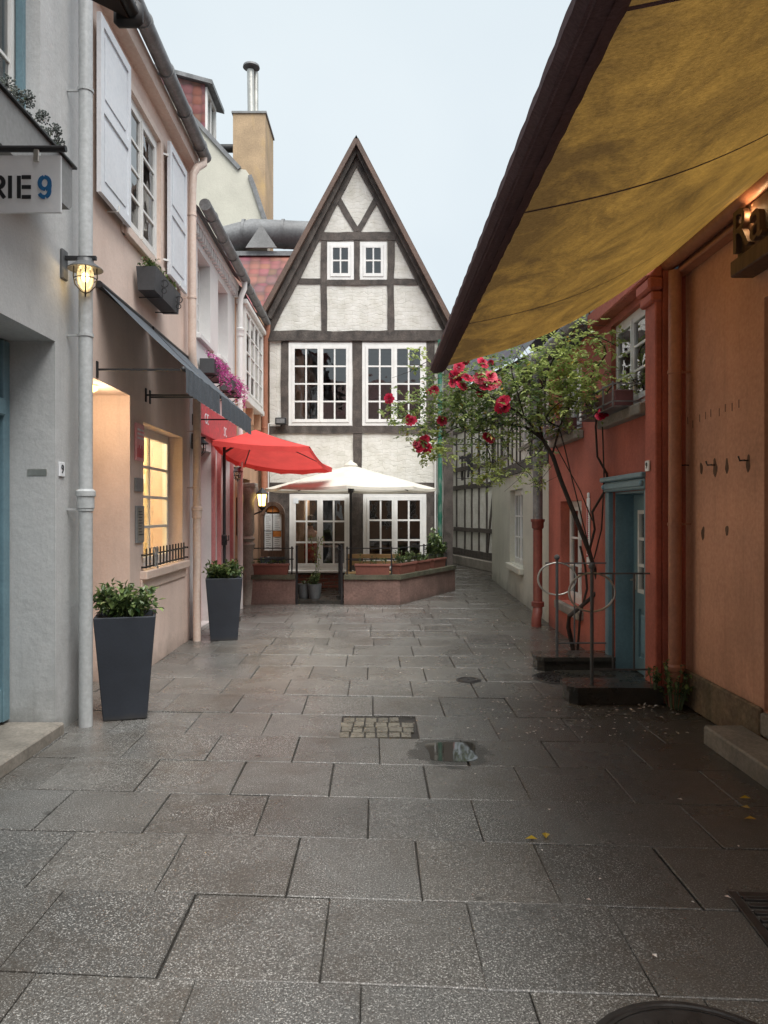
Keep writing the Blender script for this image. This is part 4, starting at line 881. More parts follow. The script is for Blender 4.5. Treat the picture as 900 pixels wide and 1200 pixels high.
t2 = thing('hanging_pot', 'tiny pot plant hanging below the tip of the red parasol', 'hanging pot', at(301,548,13.6)); b_ = MB(); b_.lathe([(.04,-.06),(.055,.02)], (0,0,0), 12); b_.tube([(0,0,.02),(0,.0,.25)],.004,4); b_.build('pot', M['terracotta'], t2); lf = MB(); shrub(lf, None, Vector((0,0,0)), .07, .1, 16, .04); lf.build('foliage', M['leaf'], t2, recalc=False)

# rear buildings, roofs, chimney ------------------------------------
Z = 17.2
RH = thing('rear_house', 'cream gable wall and red tiled lean-to rising behind the white house', 'house', (-4.0,Z,0))
def rp(px, py, d=Z): v = at(px, py, d); return (v.x+4.0, v.z)
w = MB(); w.prism([rp(150,60), rp(226,138), rp(281,198), rp(288,199), rp(293,206), rp(313,264), (rp(313,264)[0], 0), (rp(150,60)[0], 0)], 0, .4); w.build('wall', M['cream'], RH)
w = MB()
for a, b2 in (((150,60),(226,138)),((226,138),(281,198)),((293,206),(313,266))): w.beam(rp(*a), rp(*b2), .09, -.05, .45)
w.build('coping', M['zinc'], RH)
w = MB(); yr, yl = .55-.9, -1.7
x0r, x1r = rp(283,300,16.6)[0], rp(352,300,16.6)[0]
w.add([(x0r-1.0,-1.75,5.75),(x1r+.2,-1.75,5.75),(x1r+.2,-.55,7.35),(x0r-1.0,-.55,7.35)], [(0,1,2,3)]); w.build('lean_to_roof', M['tile'], RH, recalc=False)
w = MB(); w.box(x0r-1.0,x1r+.2,-.62,-.45,7.33,7.43); w.build('ridge_flashing', M['zinc'], RH); w = MB(); w.box(x0r-1.0,x1r+.2,-1.7,-.5,0,5.7); w.box(x0r-1, x1r+.2, -.5,-.42,5.7,7.33); w.build('lean_to_wall', M['beige'], RH)
d0 = MB(); d0.tube([rp3 for rp3 in (Vector((rp(262,285)[0],-.35,rp(262,285)[1]-.1)), Vector((rp(300,285)[0],-.35,rp(300,280)[1])), Vector((rp(365,285)[0],-.35,rp(365,283)[1])))], .31, 20)
for px in (290, 335): d0.tube([Vector((rp(px,280)[0]-.03,-.35,rp(px,281)[1])), Vector((rp(px,280)[0]+.03,-.35,rp(px,281)[1]))], .325, 20)
dd = d0.build('ventilation_duct', M['duct'], None, smooth=True); dd.location = RH.location; tag(dd, 'fat dull steel duct lying on the roof behind the gable', 'duct')
b_ = MB(); q = rp(312,298); b_.prism([(q[0]-.35,q[1]-.1),(q[0]+.35,q[1]-.1),(q[0],q[1]+.42)], -.72, -.68); b_.build('duct_support', M['leadgrey'], dd)
CH = thing('chimney', 'tall yellow brown chimney with a steel flue behind the left roofs', 'chimney', (-3.7,18.2,0))
ycol = mat('ochre_render', (.44,.32,.20), .85, .15, 1.5, .15, 30, .4, stain=(.55,.38,.16), samt=.9, sscale=1.3); M['ochre'] = ycol
cx0, cx1 = at(273,0,18.2).x+3.7, at(311,0,18.2).x+3.7; ct = at(0,133,18.2).z
b_ = MB(); b_.box(cx0,cx1,0,1.3,0,ct); b_.build('stack', M['ochre'], CH); b_ = MB(); b_.box(cx0-.03,cx1+.03,-.03,1.33,ct,ct+.05); b_.build('cap', M['leadgrey'], CH)
fx0 = at(292,0,18.3).x+3.7; b_ = MB(); b_.tube([(fx0,.4,ct),(fx0-.02,.4,at(0,74,18.3).z)], .09, 14); b_.tube([(fx0+.10,.5,ct),(fx0+.10,.5,at(0,74,18.3).z)], .06, 12); b_.build('flue', M['steel'], CH, smooth=True)
b_ = MB(); fz_ = at(0,70,18.3).z; b_.lathe([(.21,-.02),(.20,.03),(.12,.07),(.02,.09)], (fx0,.4,fz_), 20); b_.build('flue_cowl', M['duct'], CH, smooth=True)
b_ = MB(); e = at(0,167,18.2).z; b_.tube([(cx0,.3,e),(cx0-.9,.3,e)], .1, 12); b_.build('pipe_stub', M['iron'], CH, smooth=True)
DM = thing('roof_dormer', 'red tiled roof dormer with a narrow window above the peach house gutter', 'dormer', at(240,150,17.75))
def hexa(mb, a, b2): mb.add(a+b2, [(0,1,2,3),(4,7,6,5),(0,4,5,1),(1,5,6,2),(2,6,7,3),(3,7,4,0)])
b_ = MB(); hexa(b_, [(0,0,-1.6),(0,0,1.04),(-1.8,0,1.5),(-1.8,0,-1.6)], [(0,.03,-1.6),(0,.03,1.04),(-1.8,.03,1.5),(-1.8,.03,-1.6)]); b_.build('cheek', M['tile'], DM)
b_ = MB(); hexa(b_, [(.2,-.1,1.0),(.2,1.25,1.0),(-2.1,1.25,1.62),(-2.1,-.1,1.62)], [(.2,-.1,1.1),(.2,1.25,1.1),(-2.1,1.25,1.72),(-2.1,-.1,1.72)]); b_.build('roof', M['zinc'], DM)
b_ = MB(); b_.box(-.03,.05,.031,.12,-.2,1.0); b_.box(-.03,.05,.92,1.0,-.2,1.0); b_.box(-.03,.05,.12,.92,.9,1.0); b_.box(-.03,.05,.12,.92,-1.6,-.1); b_.box(0,.03,.5,.56,-.1,.9); o = b_.build('window_frame', M['whitepaint'], DM)
b_ = MB(); b_.box(-.012,-.004,.12,.92,-.1,.9); b_.build('pane', M['glass'], o); b_ = MB(); b_.box(-1.8,-.04,1.0,1.03,-1.6,1.0); b_.build('far_cheek', M['tile'], DM)

# ------------------------------------------------------------------ GABLE HOUSE
GZ = 15.2
HH = thing('half_timbered_house', 'white half timbered house with a steep pointed gable closing the lane', 'house', (-.5,GZ,0))
gx = lambda px: (px-450)*GZ/F + .5
gz = lambda py: 1.6 + (600-py)*GZ/F
P2 = lambda px, py: (gx(px), gz(py))
XL, XR = gx(316), gx(529)
upw = [(gx(338.5),gx(412.7),gz(499),gz(402)), (gx(424.5),gx(499.4),gz(499),gz(402))]
low = [(gx(339.5),gx(411),gz(668),gz(579)), (gx(425.6),gx(499.4),gz(664),gz(579))]
w = MB(); w.wall(XL, XR, 0, gz(388), .3, upw+low); w.build('wall', M['infill'], HH)
apx, apz = P2(418,165)
w = MB(); zt = gz(388)
sml = [(gx(383.5),gx(414.7),gz(328),gz(284)), (gx(422),gx(453),gz(328),gz(284))]
# gable masonry around the two small windows
def rake_x(z, side):   # inner face of the rafters
    a, b2 = (P2(322,372), P2(418,180)) if side < 0 else (P2(519,378), P2(418,180))
    t_ = (z-a[1])/(b2[1]-a[1]); return a[0]+(b2[0]-a[0])*t_
zc = gz(284); zb = gz(328)
w.prism([(rake_x(zt,-1),zt),(rake_x(zt,1),zt),(rake_x(zb,1),zb),(rake_x(zb,-1),zb)], 0, .25)
w.prism([(rake_x(zb,-1),zb),(sml[0][0],zb),(sml[0][0],zc),(rake_x(zc,-1),zc)], 0, .25)
w.prism([(sml[0][1],zb),(sml[1][0],zb),(sml[1][0],zc),(sml[0][1],zc)], 0, .25)
w.prism([(sml[1][1],zb),(rake_x(zb,1),zb),(rake_x(zc,1),zc),(sml[1][1],zc)], 0, .25)
w.prism([(rake_x(zc,-1),zc),(rake_x(zc,1),zc),P2(418,180)], 0, .25); w.build('gable_wall', M['infill'], HH)
w = MB(); w.box(XL,XL+.2,.3,9,0,gz(388)); w.box(XR-.2,XR,.3,9,0,gz(388)); w.box(XL+.2,XR-.2,8.8,9,0,gz(388)); w.build('side_wall', M['infill'], HH)
T = MB(); yo = -.022
def hb(px0, px1, py0, py1, y=yo, y1=.02): T.box(gx(px0), gx(px1), y, y1, gz(py1), gz(py0))
hb(314,521,388,400,-.06); hb(316,424-.1,499.5,508,-.03); hb(424.1,530,499.5,508,-.03)
hb(329.5,338.3,400.2,499.3); hb(413,424,400.2,499.3); hb(499.6,509,400.2,499.3); hb(413.5,424,508.2,568)
hb(373,464,272.5,282,-.03); hb(376,383,282.2,387.8); hb(454,462,282.2,387.8); hb(415,421.6,282.2,328.2,-.02); hb(383.2,453.8,328.4,334.5,-.024)
hb(348,375.8,326.5,333.5,-.018); hb(462.2,492,327,334,-.018)
T.beam(P2(393,229), P2(418.5,271), .115, -.02, .02); T.beam(P2(443.5,229), P2(419.5,271), .115, -.0205, .02)
T.beam(P2(314.5,386), P2(418,183), .20, -.034, .02); T.beam(P2(524,386), P2(418,183), .20, -.0345, .02)
hb(316,329,566,578.5,-.02); hb(329.2,509,566,578.5,-.024); hb(316,339.2,578.8,680,-.019); hb(411.3,425.3,578.8,680); hb(499.7,512,578.8,680); T.box(gx(519.5),gx(530.5),-.10,.1,0,gz(400.5)); hb(339.4,411.1,668.3,672); hb(425.5,499.5,664.3,672)
T.rough(.022).build('timber_frame', M['timber'], HH)
# small corner panel strip of pale plaster left of lower post; brick foot
b_ = MB(); b_.box(gx(339),gx(499.7),-.035,-.001,0,gz(672.5)); b_.build('brick_foot', mat_brick('red_brick', (.20,.07,.05), (.14,.12,.10), .22, .07, .012, .5, .02), HH)
V = MB()
for s, (ex, ey) in ((-1,(311,368)),(1,(530,386))):
    V.beam(P2(ex,ey), P2(418,170), .09, -.26+.003*s, .12+.003*s)
V.build('verge_board', M['brownboard'], HH)
V = MB()
for s, (ex, ey) in ((-1,(316,374)),(1,(525.5,386))): V.beam(P2(ex,ey), P2(418,177), .11, -.14+.003*s, .0+.003*s)
V.build('barge_board', M['timber'], HH)
w = MB(); e0, e1 = P2(311,367), P2(530,385); ap = P2(418,169)
w.add([(e0[0]-.05,-.26,e0[1]),(ap[0],-.26,ap[1]+.06),(ap[0],9.2,ap[1]+.06),(e0[0]-.05,9.2,e0[1]),(e1[0]+.05,-.26,e1[1]),(e1[0]+.05,9.2,e1[1])], [(0,1,2,3),(1,4,5,2)]); w.build('roof', M['tile'], HH)
for q in upw: window(HH, *q, -.03, cas=2, cols=2, rows=4, fw=.065, sw=.055, mw=.032, d=.12)
for q in low: window(HH, *q, -.03, cas=2, cols=2, rows=3 if q is low[0] else 3, fw=.07, sw=.055, mw=.035, d=.12, name='garden_window')
for q in sml: window(HH, *q, -.02, cas=1, cols=2, rows=2, fw=.06, sw=.055, mw=.03, d=.1)
for q in low: b_ = MB(); b_.cbox(q[0]-.06,q[1]+.06,-.12,-.036,q[2]-.05,q[2]-.0,.008); b_.build('window_sill', M['whitepaint'], HH)
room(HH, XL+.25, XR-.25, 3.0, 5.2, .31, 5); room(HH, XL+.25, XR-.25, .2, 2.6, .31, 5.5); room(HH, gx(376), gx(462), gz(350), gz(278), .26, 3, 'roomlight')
# things inside the upper room: pale cupboards that show through the panes
for (a, c, yy, z0_, z1_) in ((.1,.6,2.6,3.05,4.3),(-1.3,-.7,3.2,3.05,4.6)):
    b_ = MB(); b_.cbox(a,c,yy,yy+.4,z0_,z1_,.01); b_.cbox(a+.04,(a+c)/2-.01,yy-.02,yy,z0_+.1,z1_-.05,.005); b_.cbox((a+c)/2+.01,c-.04,yy-.02,yy,z0_+.1,z1_-.05,.005); o = b_.build('cupboard', M['roomlight']); o.location = HH.location; tag(o, ('pale cupboard in the dim upper room behind the right casement window' if a > 0 else 'pale cupboard in the dim upper room behind the left casement window'), 'cupboard')
pp = pipe(HH, [(gx(515),-.12,gz(400)),(gx(515),-.12,0)], .045, 'greenpipe', clamps=[(gx(515),-.12,3.0),(gx(515),-.12,1.5)])
b_ = MB(); b_.tube([(gx(510),-.05,3.3),(gx(510),-.05,.1)], .02, 8); b_.tube([(XL-.02,-.04,gz(497)),(XL-.02,-.04,.2)], .014, 6); b_.tube([(XL-.02,-.04,gz(497)),(XL+.25,-.04,gz(496))], .01, 6); b_.build('conduit', M['whitepaint'], HH)
t = thing('flood_light', 'small square floodlight fixed below the left upper window', 'floodlight', (HH.location.x+gx(330), GZ-.12, gz(495)))
b_ = MB(); b_.cbox(-.11,.11,-.05,.05,-.06,.08,.01); b_.build('housing', M['iron'], t); b_ = MB(); b_.cbox(-.085,.085,-.056,-.0505,-.035,.055,.002); b_.build('lens', M['zinc'], t); b_ = MB(); b_.bar((0,.05,0),(0,.1,-.08),.03); b_.build('bracket', M['iron'], t)
b_ = MB(); b_.box(gx(344),gx(350),-.047,-.0435,gz(590),gz(584)); o = b_.build('window_sticker', M['paper'], HH)

# seated person inside
def skin_body(name, joints, edges, m, parent=None, sub=2, root=0):
    me = bpy.data.meshes.new(name); me.from_pydata([j[0] for j in joints], edges, []); o = bpy.data.objects.new(name, me); C.objects.link(o)
    o.modifiers.new('s', 'SKIN'); sv = me.skin_vertices[0].data if me.skin_vertices else None
    if sv is None:
        bm = bmesh.new(); bm.from_mesh(me); bm.verts.layers.skin.verify(); bm.to_mesh(me); bm.free(); sv = me.skin_vertices[0].data
    for i, j in enumerate(joints): sv[i].radius = j[1] if isinstance(j[1], tuple) else (j[1], j[1]); sv[i].use_root = (i == root)
    md = o.modifiers.new('u', 'SUBSURF'); md.levels = sub; md.render_levels = sub; me.materials.append(m)
    if parent: o.parent = parent
    return o
PX, PY = at(364,0,15.8).x, 15.8
PS = thing('person', 'person in a light grey t-shirt seated inside with their back to the window', 'person', (PX,PY,.2))
J = [((0,.02,.48),(.15,.11)),((0,0,.62),(.14,.10)),((0,-.01,.80),(.17,.11)),((0,0,.94),(.15,.09)),((0,.01,1.02),(.055,.055)),((0,.02,1.10),(.052,.055)),((0,.035,1.19),(.075,.09)),((0,.03,1.27),(.06,.075)),
     ((-.19,0,.93),.06),((-.27,.03,.74),.05),((-.22,.24,.66),.038),((-.18,.36,.68),.03),
     ((.19,0,.93),.06),((.27,.03,.74),.05),((.22,.24,.66),.038),((.18,.36,.68),.03),
     ((-.11,.08,.46),.09),((-.13,.45,.47),.065),((-.13,.47,.08),.045),((-.13,.57,.04),.035),
     ((.11,.08,.46),.09),((.13,.45,.47),.065),((.13,.47,.08),.045),((.13,.57,.04),.035)]
E = [(0,1),(1,2),(2,3),(3,4),(4,5),(5,6),(6,7),(3,8),(8,9),(9,10),(10,11),(3,12),(12,13),(13,14),(14,15),(0,16),(16,17),(17,18),(18,19),(0,20),(20,21),(21,22),(22,23)]
skin_body('body', J, E, M['skin'], PS)
JS = [((0,.02,.50),(.165,.125)),((0,0,.62),(.157,.115)),((0,-.01,.80),(.187,.125)),((0,0,.93),(.165,.10)),((0,.005,.985),(.075,.07)),((-.19,0,.925),.072),((-.24,.015,.82),.068),((.19,0,.925),.072),((.24,.015,.82),.068)]
skin_body('tshirt', JS, [(0,1),(1,2),(2,3),(3,4),(3,5),(5,6),(3,7),(7,8)], M['shirt'], PS)
JT = [((0,.03,.47),(.165,.12)),((-.11,.08,.46),.1),((-.13,.45,.47),.078),((-.13,.47,.12),.06),((.11,.08,.46),.1),((.13,.45,.47),.078),((.13,.47,.12),.06)]
skin_body('trousers', JT, [(0,1),(1,2),(2,3),(0,4),(4,5),(5,6)], M['trouser'], PS)
b_ = MB(); b_.lathe([(.06,1.11),(.088,1.16),(.098,1.22),(.092,1.28),(.06,1.325),(.01,1.34)], (0,.01,0), 16); b_.build('hair', M['hair'], PS, smooth=True)
for sx in (-1,1):    # hands resting on the table: palm, four fingers, thumb
    b_ = MB(); b_.cbox(sx*.18-.038,sx*.18+.038,.35,.43,.66,.685,.008)
    for k, l in enumerate((.06,.07,.065,.05)): x = sx*.18+sx*(-.027+k*.018); b_.tube([(x,.42,.674),(x,.42+l*.6,.672),(x,.42+l,.66)], [.008,.0075,.006], 6)
    b_.tube([(sx*.18-sx*.035,.37,.672),(sx*.18-sx*.06,.40,.67),(sx*.18-sx*.062,.43,.665)], [.010,.009,.007], 6); b_.build('hand', M['skin'], PS, smooth=True)
CHR = thing('dining_chair', 'red floral upholstered chair carrying the seated person indoors', 'chair', (PX,PY,.2))
b_ = MB(); b_.cbox(-.23,.23,-.17,.3,.33,.42,.02); b_.build('seat', M['redchair'], CHR); b_ = MB(); b_.cbox(-.22,.22,-.24,-.18,.38,.76,.02); b_.build('backrest', M['redchair'], CHR)
for (a, c) in ((-.2,-.2),(.2,-.2),(-.2,.26),(.2,.26)): b_ = MB(); b_.bar((a,c,0),(a,c,.34),.035); b_.build('leg', M['wood'], CHR)
TB = thing('dining_table', 'dark wooden table in front of the seated person indoors', 'table', (PX,PY+.75,.2)); b_ = MB(); b_.cbox(-.6,.6,-.42,.4,.62,.65,.006); b_.build('top', M['wood'], TB)
for (a, c) in ((-.5,-.3),(.5,-.3),(-.5,.3),(.5,.3)): b_ = MB(); b_.bar((a,c,0),(a,c,.62),.05); b_.build('leg', M['wood'], TB)

PL = thing('added_pendant_lamp', 'small added pendant lamp over the dining table behind the left garden window', 'lamp', (PX+.25,PY+.8,1.95)); b_ = MB(); b_.lathe([(.02,.12),(.05,.1),(.13,.0),(.125,.0),(.04,.09)], (0,0,0), 18); b_.tube([(0,0,.1),(0,0,.85)], .005, 5); b_.build('added_lamp_shade', M['iron'], PL, smooth=True)
b_ = MB(); b_.sphere((0,0,.03), .03, 10); b_.build('bulb', M['bulbsoft'], PL, smooth=True); lamp('diner_fill_light', (PX+.1,PY+.35,2.0), 4, (1,.90,.78), .08)  # pendant and point light are both added, to brighten the seated diner
# cream parasol
CP = thing('cream_parasol', 'large cream parasol on a dark pole standing on the terrace', 'parasol', at(411,0,13.55).xy.to_3d())
c = MB(); Rr = 1.56; zr, za = 2.03, 2.47; K = 8; nr = 8; ns = 6; vs = []; fs = []
for i in range(nr+1):
    for k in range(K*ns):
        s_i, fr_ = divmod(k, ns); a0, a1 = 2*PI*s_i/K+PI/8*0, 2*PI*(s_i+1)/K; p = Vector((math.cos(a0),math.sin(a0))).lerp(Vector((math.cos(a1),math.sin(a1))), fr_/ns)
        q = i/nr; vs.append((p.x*Rr*q, p.y*Rr*q, za+(zr-za)*q**.92 - .025*q*q*math.sin(PI*fr_/ns)))
n_ = K*ns; fs = [(i*n_+k, i*n_+(k+1) % n_, (i+1)*n_+(k+1) % n_, (i+1)*n_+k) for i in range(nr) for k in range(n_)]
c.add(vs, fs); vs2 = [vs[nr*n_+k] for k in range(n_)]
c.build('canopy', M['creamcloth'], CP, smooth=True, recalc=False)
b_ = MB(); vs = []; 
for k in range(n_+1): p = vs2[k % n_]; vs += [p, (p[0]*1.002, p[1]*1.002, p[2]-.045)]
b_.add(vs, [(2*k,2*k+2,2*k+3,2*k+1) for k in range(n_)]); b_.build('hem', M['creamcloth'], CP, recalc=False)
b_ = MB(); b_.lathe([(.13,za-.03),(.11,za+.01),(.05,za+.04),(.015,za+.07)], (0,0,0), 12); b_.build('vent_cap', M['creamcloth'], CP, smooth=True)
b_ = MB(); b_.tube([(0,0,.05),(0,0,za)], .024, 12); b_.tube([(0,0,1.95),(0,0,2.08)], .05, 12); b_.build('pole', M['iron'], CP, smooth=True)
for k in range(8): a = 2*PI*k/8; b_ = MB(); b_.bar((0,0,za-.03),(math.cos(a)*Rr*.98,math.sin(a)*Rr*.98,zr-.012),.012,.016); b_.bar((0,0,2.02),(math.cos(a)*Rr*.45,math.sin(a)*Rr*.45,za-(za-zr)*.45-.04),.01); b_.build('rib', M['iron'], CP)
b_ = MB(); b_.cbox(-.25,.25,-.25,.25,.02,.1,.01); b_.build('base', M['darkstone'], CP)

# terrace ------------------------------------------------------------
zf = 12.8
def lowwall(pts, label, cat='wall'):
    t = thing('terrace_wall', label, cat, (0,0,0)); b_ = MB(); c_ = MB(); th = .22
    P_ = [Vector(p) for p in pts]; n = len(P_); nrm = []
    for i in range(n):
        ds = [];  
        if i: ds.append((P_[i]-P_[i-1]).normalized())
        if i < n-1: ds.append((P_[i+1]-P_[i]).normalized())
        d = sum(ds, Vector((0,0))).normalized(); nrm.append(Vector((-d.y, d.x)))
    for i in range(n-1):
        a, b2, na, nb = P_[i], P_[i+1], nrm[i], nrm[i+1]
        b_.hprism([a, b2, b2+nb*th, a+na*th], 0, .44); c_.hprism([a-na*.03, b2-nb*.03, b2+nb*(th+.03), a+na*(th+.03)], .44, .515)
    b_.build('masonry', M['dustypink'], t); c_.build('coping', M['moss'], t); return t
lowwall([(-2.5,12.8),(-1.53,12.8)], 'short dusty pink terrace wall with mossy coping left of the gate')
lowwall([(-.69,12.78),(.27,12.76),(1.45,15.15)], 'angled dusty pink terrace wall with mossy coping right of the gate')
tf = MB(); tf.hprism([(-2.5,13.04),(-1.53,13.04),(-1.53,12.9),(-.69,12.9),(-.69,13.04),(.2,13.04),(1.2,15.05),(-2.4,15.1)], .0, .06); kind(tf.build('terrace_floor', M['darkstone']), 'structure')
def railing(pts, label, z0, rails, posts, step=.0, name='terrace_railing', extra=None):
    t = thing(name, label, 'railing', (0,0,0)); b_ = MB()
    for z in rails:
        for a, b2 in zip(pts[:-1], pts[1:]): b_.bar((a[0],a[1],z),(b2[0],b2[1],z),.018)
    b_.build('rail', M['iron'], t)
    for p in posts:
        q = MB(); q.bar((p[0],p[1],z0),(p[0],p[1],max(rails)+.03),.026); q.build('post', M['iron'], t)
    return t
railing([(-2.45,12.9),(-1.57,12.9)], 'thin black iron railing on the short wall left of the gate', .515, (.78,.97), [(-2.34,12.9),(-1.6,12.9)])
railing([(-.66,12.88),(.19,12.87),(1.28,15.0)], 'thin black iron railing above the terracotta boxes on the angled wall', .515, (.78,.97), [(-.64,12.88),(.13,12.87),(.75,13.95),(1.25,14.95)])
t = thing('garden_gate', 'open black iron gate between the two terrace walls', 'gate', (-1.53,12.84,0)); b_ = MB(); b_.bar((.02,0,0),(.02,0,1.02),.035); b_.build('post', M['iron'], t)
b_ = MB(); b_.bar((.80,0,0),(.80,0,1.0),.035); b_.build('post', M['iron'], t); b_ = MB()
for z in (.15,.55,.93): b_.bar((.80,.02,z),(.70,.75,z),.02)
for k in range(7): q = k/6; b_.bar((.80-.1*q,.02+.73*q,.12),(.80-.1*q,.02+.73*q,1.0),.014); b_.sphere((.80-.1*q,.02+.73*q,1.01),.018,6)
b_.build('gate_leaf', M['iron'], t)
# terracotta boxes on the wall
def box_planter(a, b2, label, lush, seedv, sz=.045, hh=.16):
    rng.seed(seedv); a = Vector(a); b2 = Vector(b2); d = b2-a; L_ = d.length; t = thing('terracotta_box', label, 'flower box', (a.x,a.y,.515), math.atan2(d.y,d.x), 'terracotta boxes on the terrace walls')
    b_ = MB(); b_.add([(.015,.02,0),(L_-.015,.02,0),(L_-.015,.16,0),(.015,.16,0),(0,0,.17),(L_,0,.17),(L_,.18,.17),(0,.18,.17)], [(0,3,2,1),(0,1,5,4),(1,2,6,5),(2,3,7,6),(3,0,4,7),(4,5,6,7)])
    b_.cbox(-.012,L_+.012,-.012,.192,.15,.185,.004); b_.build('trough', M['terracotta'], t)
    if lush:
        lf, st = MB(), MB(); k = max(1, int(L_/.13))
        for i in range(k): shrub(lf, st, Vector((L_*(i+.5)/k,.09,.17)), .10, hh*rng.uniform(.6,1.2), lush, sz)
        lf.build('foliage', M['leaf'], t, recalc=False); st.build('stems', M['stem'], t)
    return t
dirv = (Vector((1.45,15.15))-Vector((.27,12.76))).normalized(); nv = Vector((-dirv.y, dirv.x))
def on_diag(s, off=.0): return Vector((.27,12.76)) + dirv*s + nv*off
box_planter((-2.33,12.82), (-1.66,12.82), 'terracotta box below the chalkboard on the short wall', 3, 21)
box_planter((-.50,12.8), (.10,12.79), 'terracotta box with dry growth, leftmost on the angled wall', 3, 22)
box_planter(on_diag(.10,.03), on_diag(.78,.03), 'long terracotta box with bushy green herbs on the angled wall', 14, 23, .04, .24)
box_planter(on_diag(.90,.03), on_diag(1.45,.03), 'terracotta box with low green herbs, between two other planted boxes', 12, 24, .04, .16)
box_planter(on_diag(1.62,.03), on_diag(2.25,.03), 'terracotta box with tall leafy plants beside the green downpipe', 22, 25, .075, .62)
rng.seed(31)
def round_pot(loc, r, h, label, ph, n, m='greypot', leafs=.05, spread=1):
    t = thing('round_pot', label, 'plant pot', loc); b_ = MB(); b_.lathe([(r*.72,0),(r*.9,h*.3),(r,h*.85),(r*1.02,h),(r*.9,h),(r*.86,h*.85)], (0,0,0), 22); b_.build('pot', M[m], t, smooth=True)
    b_ = MB(); b_.lathe([(r*.86,h*.82),(r*.01,h*.86)], (0,0,0), 18); b_.build('soil', M['soil'], t)
    lf, st = MB(), MB(); shrub(lf, st, Vector((0,0,h*.85)), r*.9, ph, n, leafs, spread); lf.build('foliage', M['leaf'], t, recalc=False); st.build('stems', M['stem'], t); return t
rp1 = round_pot((-1.24,13.25,.06), .125, .26, 'round grey pot with a tall thin climbing plant, right one inside the gate', .30, 26)
round_pot((-1.44,13.35,.06), .12, .25, 'round grey pot with a small stone label, left one inside the gate', .10, 5)
lf, st = MB(), MB()
for k in range(3):
    x0 = rng.uniform(-.04,.04); pts_ = [(x0,0,.22),(x0+.05,.01,.55),(x0+.02,.02,.85),(x0+.10*(k-1)+.04,.0,1.1)]; st.tube(pts_, .005, 5)
    for i in range(26):
        q = rng.random(); a, b2 = Vector(pts_[1]), Vector(pts_[3]); leafpts(lf, a.lerp(b2, q)+rv(.05), rv(), Vector((0,0,1)), rng.uniform(.03,.055), (rng.uniform(.2,.9),0,0))
st.build('trailing_stem', M['stem'], rp1); lf.build('trailing_leaves', M['roseleaf'], rp1, recalc=False)
# terrace bench
t = thing('garden_bench', 'pale wooden bench behind the leftmost box of the angled wall', 'bench', (-.2,13.5,.06)); b_ = MB()
for k in range(3): b_.cbox(-.5,.5,-.1+k*.12,-.0+k*.12,.42,.45,.004)
b_.build('seat', M['palewood'], t); b_ = MB(); b_.cbox(-.5,.5,.27,.30,.55,.63,.005); b_.cbox(-.5,.5,.27,.30,.68,.76,.005); b_.build('backrest', M['palewood'], t)
for (a, c) in ((-.45,-.05),(.45,-.05),(-.45,.27),(.45,.27)): b_ = MB(); b_.bar((a,c,0),(a,c,.42 if c < 0 else .76),.05); b_.build('leg', M['palewood'], t)
# menu cabinet
mc = at(320,0,14.5); t = thing('menu_cabinet', 'dark wooden menu cabinet with an arched top on posts before the white house', 'menu case', (mc.x,14.5,.06))
zz = lambda py: 1.6+(600-py)*14.5/F-.06
b_ = MB(); b_.box(-.235,-.18,-.06,.04,zz(652),zz(603)); b_.box(.18,.235,-.06,.04,zz(652),zz(603)); b_.box(-.18,.18,-.06,.04,zz(652),zz(645.5))
b_.box(-.18,.18,.0,.04,zz(645),zz(596)); n_a = 12
for k in range(n_a):
    a0, a1 = PI*k/n_a, PI*(k+1)/n_a; r0, r1 = .15, .22; z_ = zz(603); sy = 1.15
    pts_ = [(math.cos(a0)*r0,z_+math.sin(a0)*r0*sy),(math.cos(a0)*r1*1.07,z_+math.sin(a0)*r1*sy),(math.cos(a1)*r1*1.07,z_+math.sin(a1)*r1*sy),(math.cos(a1)*r0,z_+math.sin(a1)*r0*sy)]; b_.prism(pts_, -.07, .04)
b_.prism([(math.cos(PI*k/10)*.16, zz(603)+math.sin(PI*k/10)*.18) for k in range(11)], .0, .03)
b_.build('case', M['wood'], t); b_ = MB(); b_.bar((-.15,.0,0),(-.15,0,zz(652)),.05); b_.bar((.15,0,0),(.15,0,zz(652)),.05); b_.build('post', M['wood'], t)
b_ = MB(); b_.box(-.165,.165,-.006,-.001,zz(645),zz(600)); p_ = b_.build('menu_sheet', M['paper'], t); b_ = MB()
for k in range(17): z_ = zz(605)-k*.038; b_.box(-.14,-.14+rng.uniform(.06,.11),-.0085,-.0065,z_,z_+.007); b_.box(.03,.03+rng.uniform(.06,.11),-.0085,-.0065,z_,z_+.007)
b_.build('print', M['ink'], p_); b_ = MB(); b_.prism([(math.cos(PI*k/10)*.13, zz(602)+math.sin(PI*k/10)*.15) for k in range(11)], -.006, -.001); b_.build('arch_print', M['orangeprint'], t)
b_ = MB(); b_.box(.0,.16,-.012,-.0088,zz(629),zz(622)); b_.build('orange_card', M['orangeprint'], t)
b_ = MB(); b_.bar((0,-.05,zz(645)),(0,-.05,zz(594)),.012); b_.bar((-.18,-.05,zz(622)),(.18,-.05,zz(622)),.012); b_.build('glazing_bar', M['iron'], t)
cbp = at(320,0,14.2); t = thing('chalkboard', 'small chalkboard with faint white writing below the menu cabinet', 'chalkboard', (cbp.x,14.2,.06)); zz2 = lambda py: 1.6+(600-py)*14.2/F-.06
b_ = MB(); b_.cbox(-.25,.23,-.01,.01,zz2(668),zz2(653),.003); b_.build('board', M['chalk'], t); b_ = MB(); b_.bar((-.2,.02,0),(-.2,.02,zz2(653)),.02); b_.bar((.18,.02,0),(.18,.02,zz2(653)),.02); b_.build('leg', M['iron'], t)
b_ = MB()
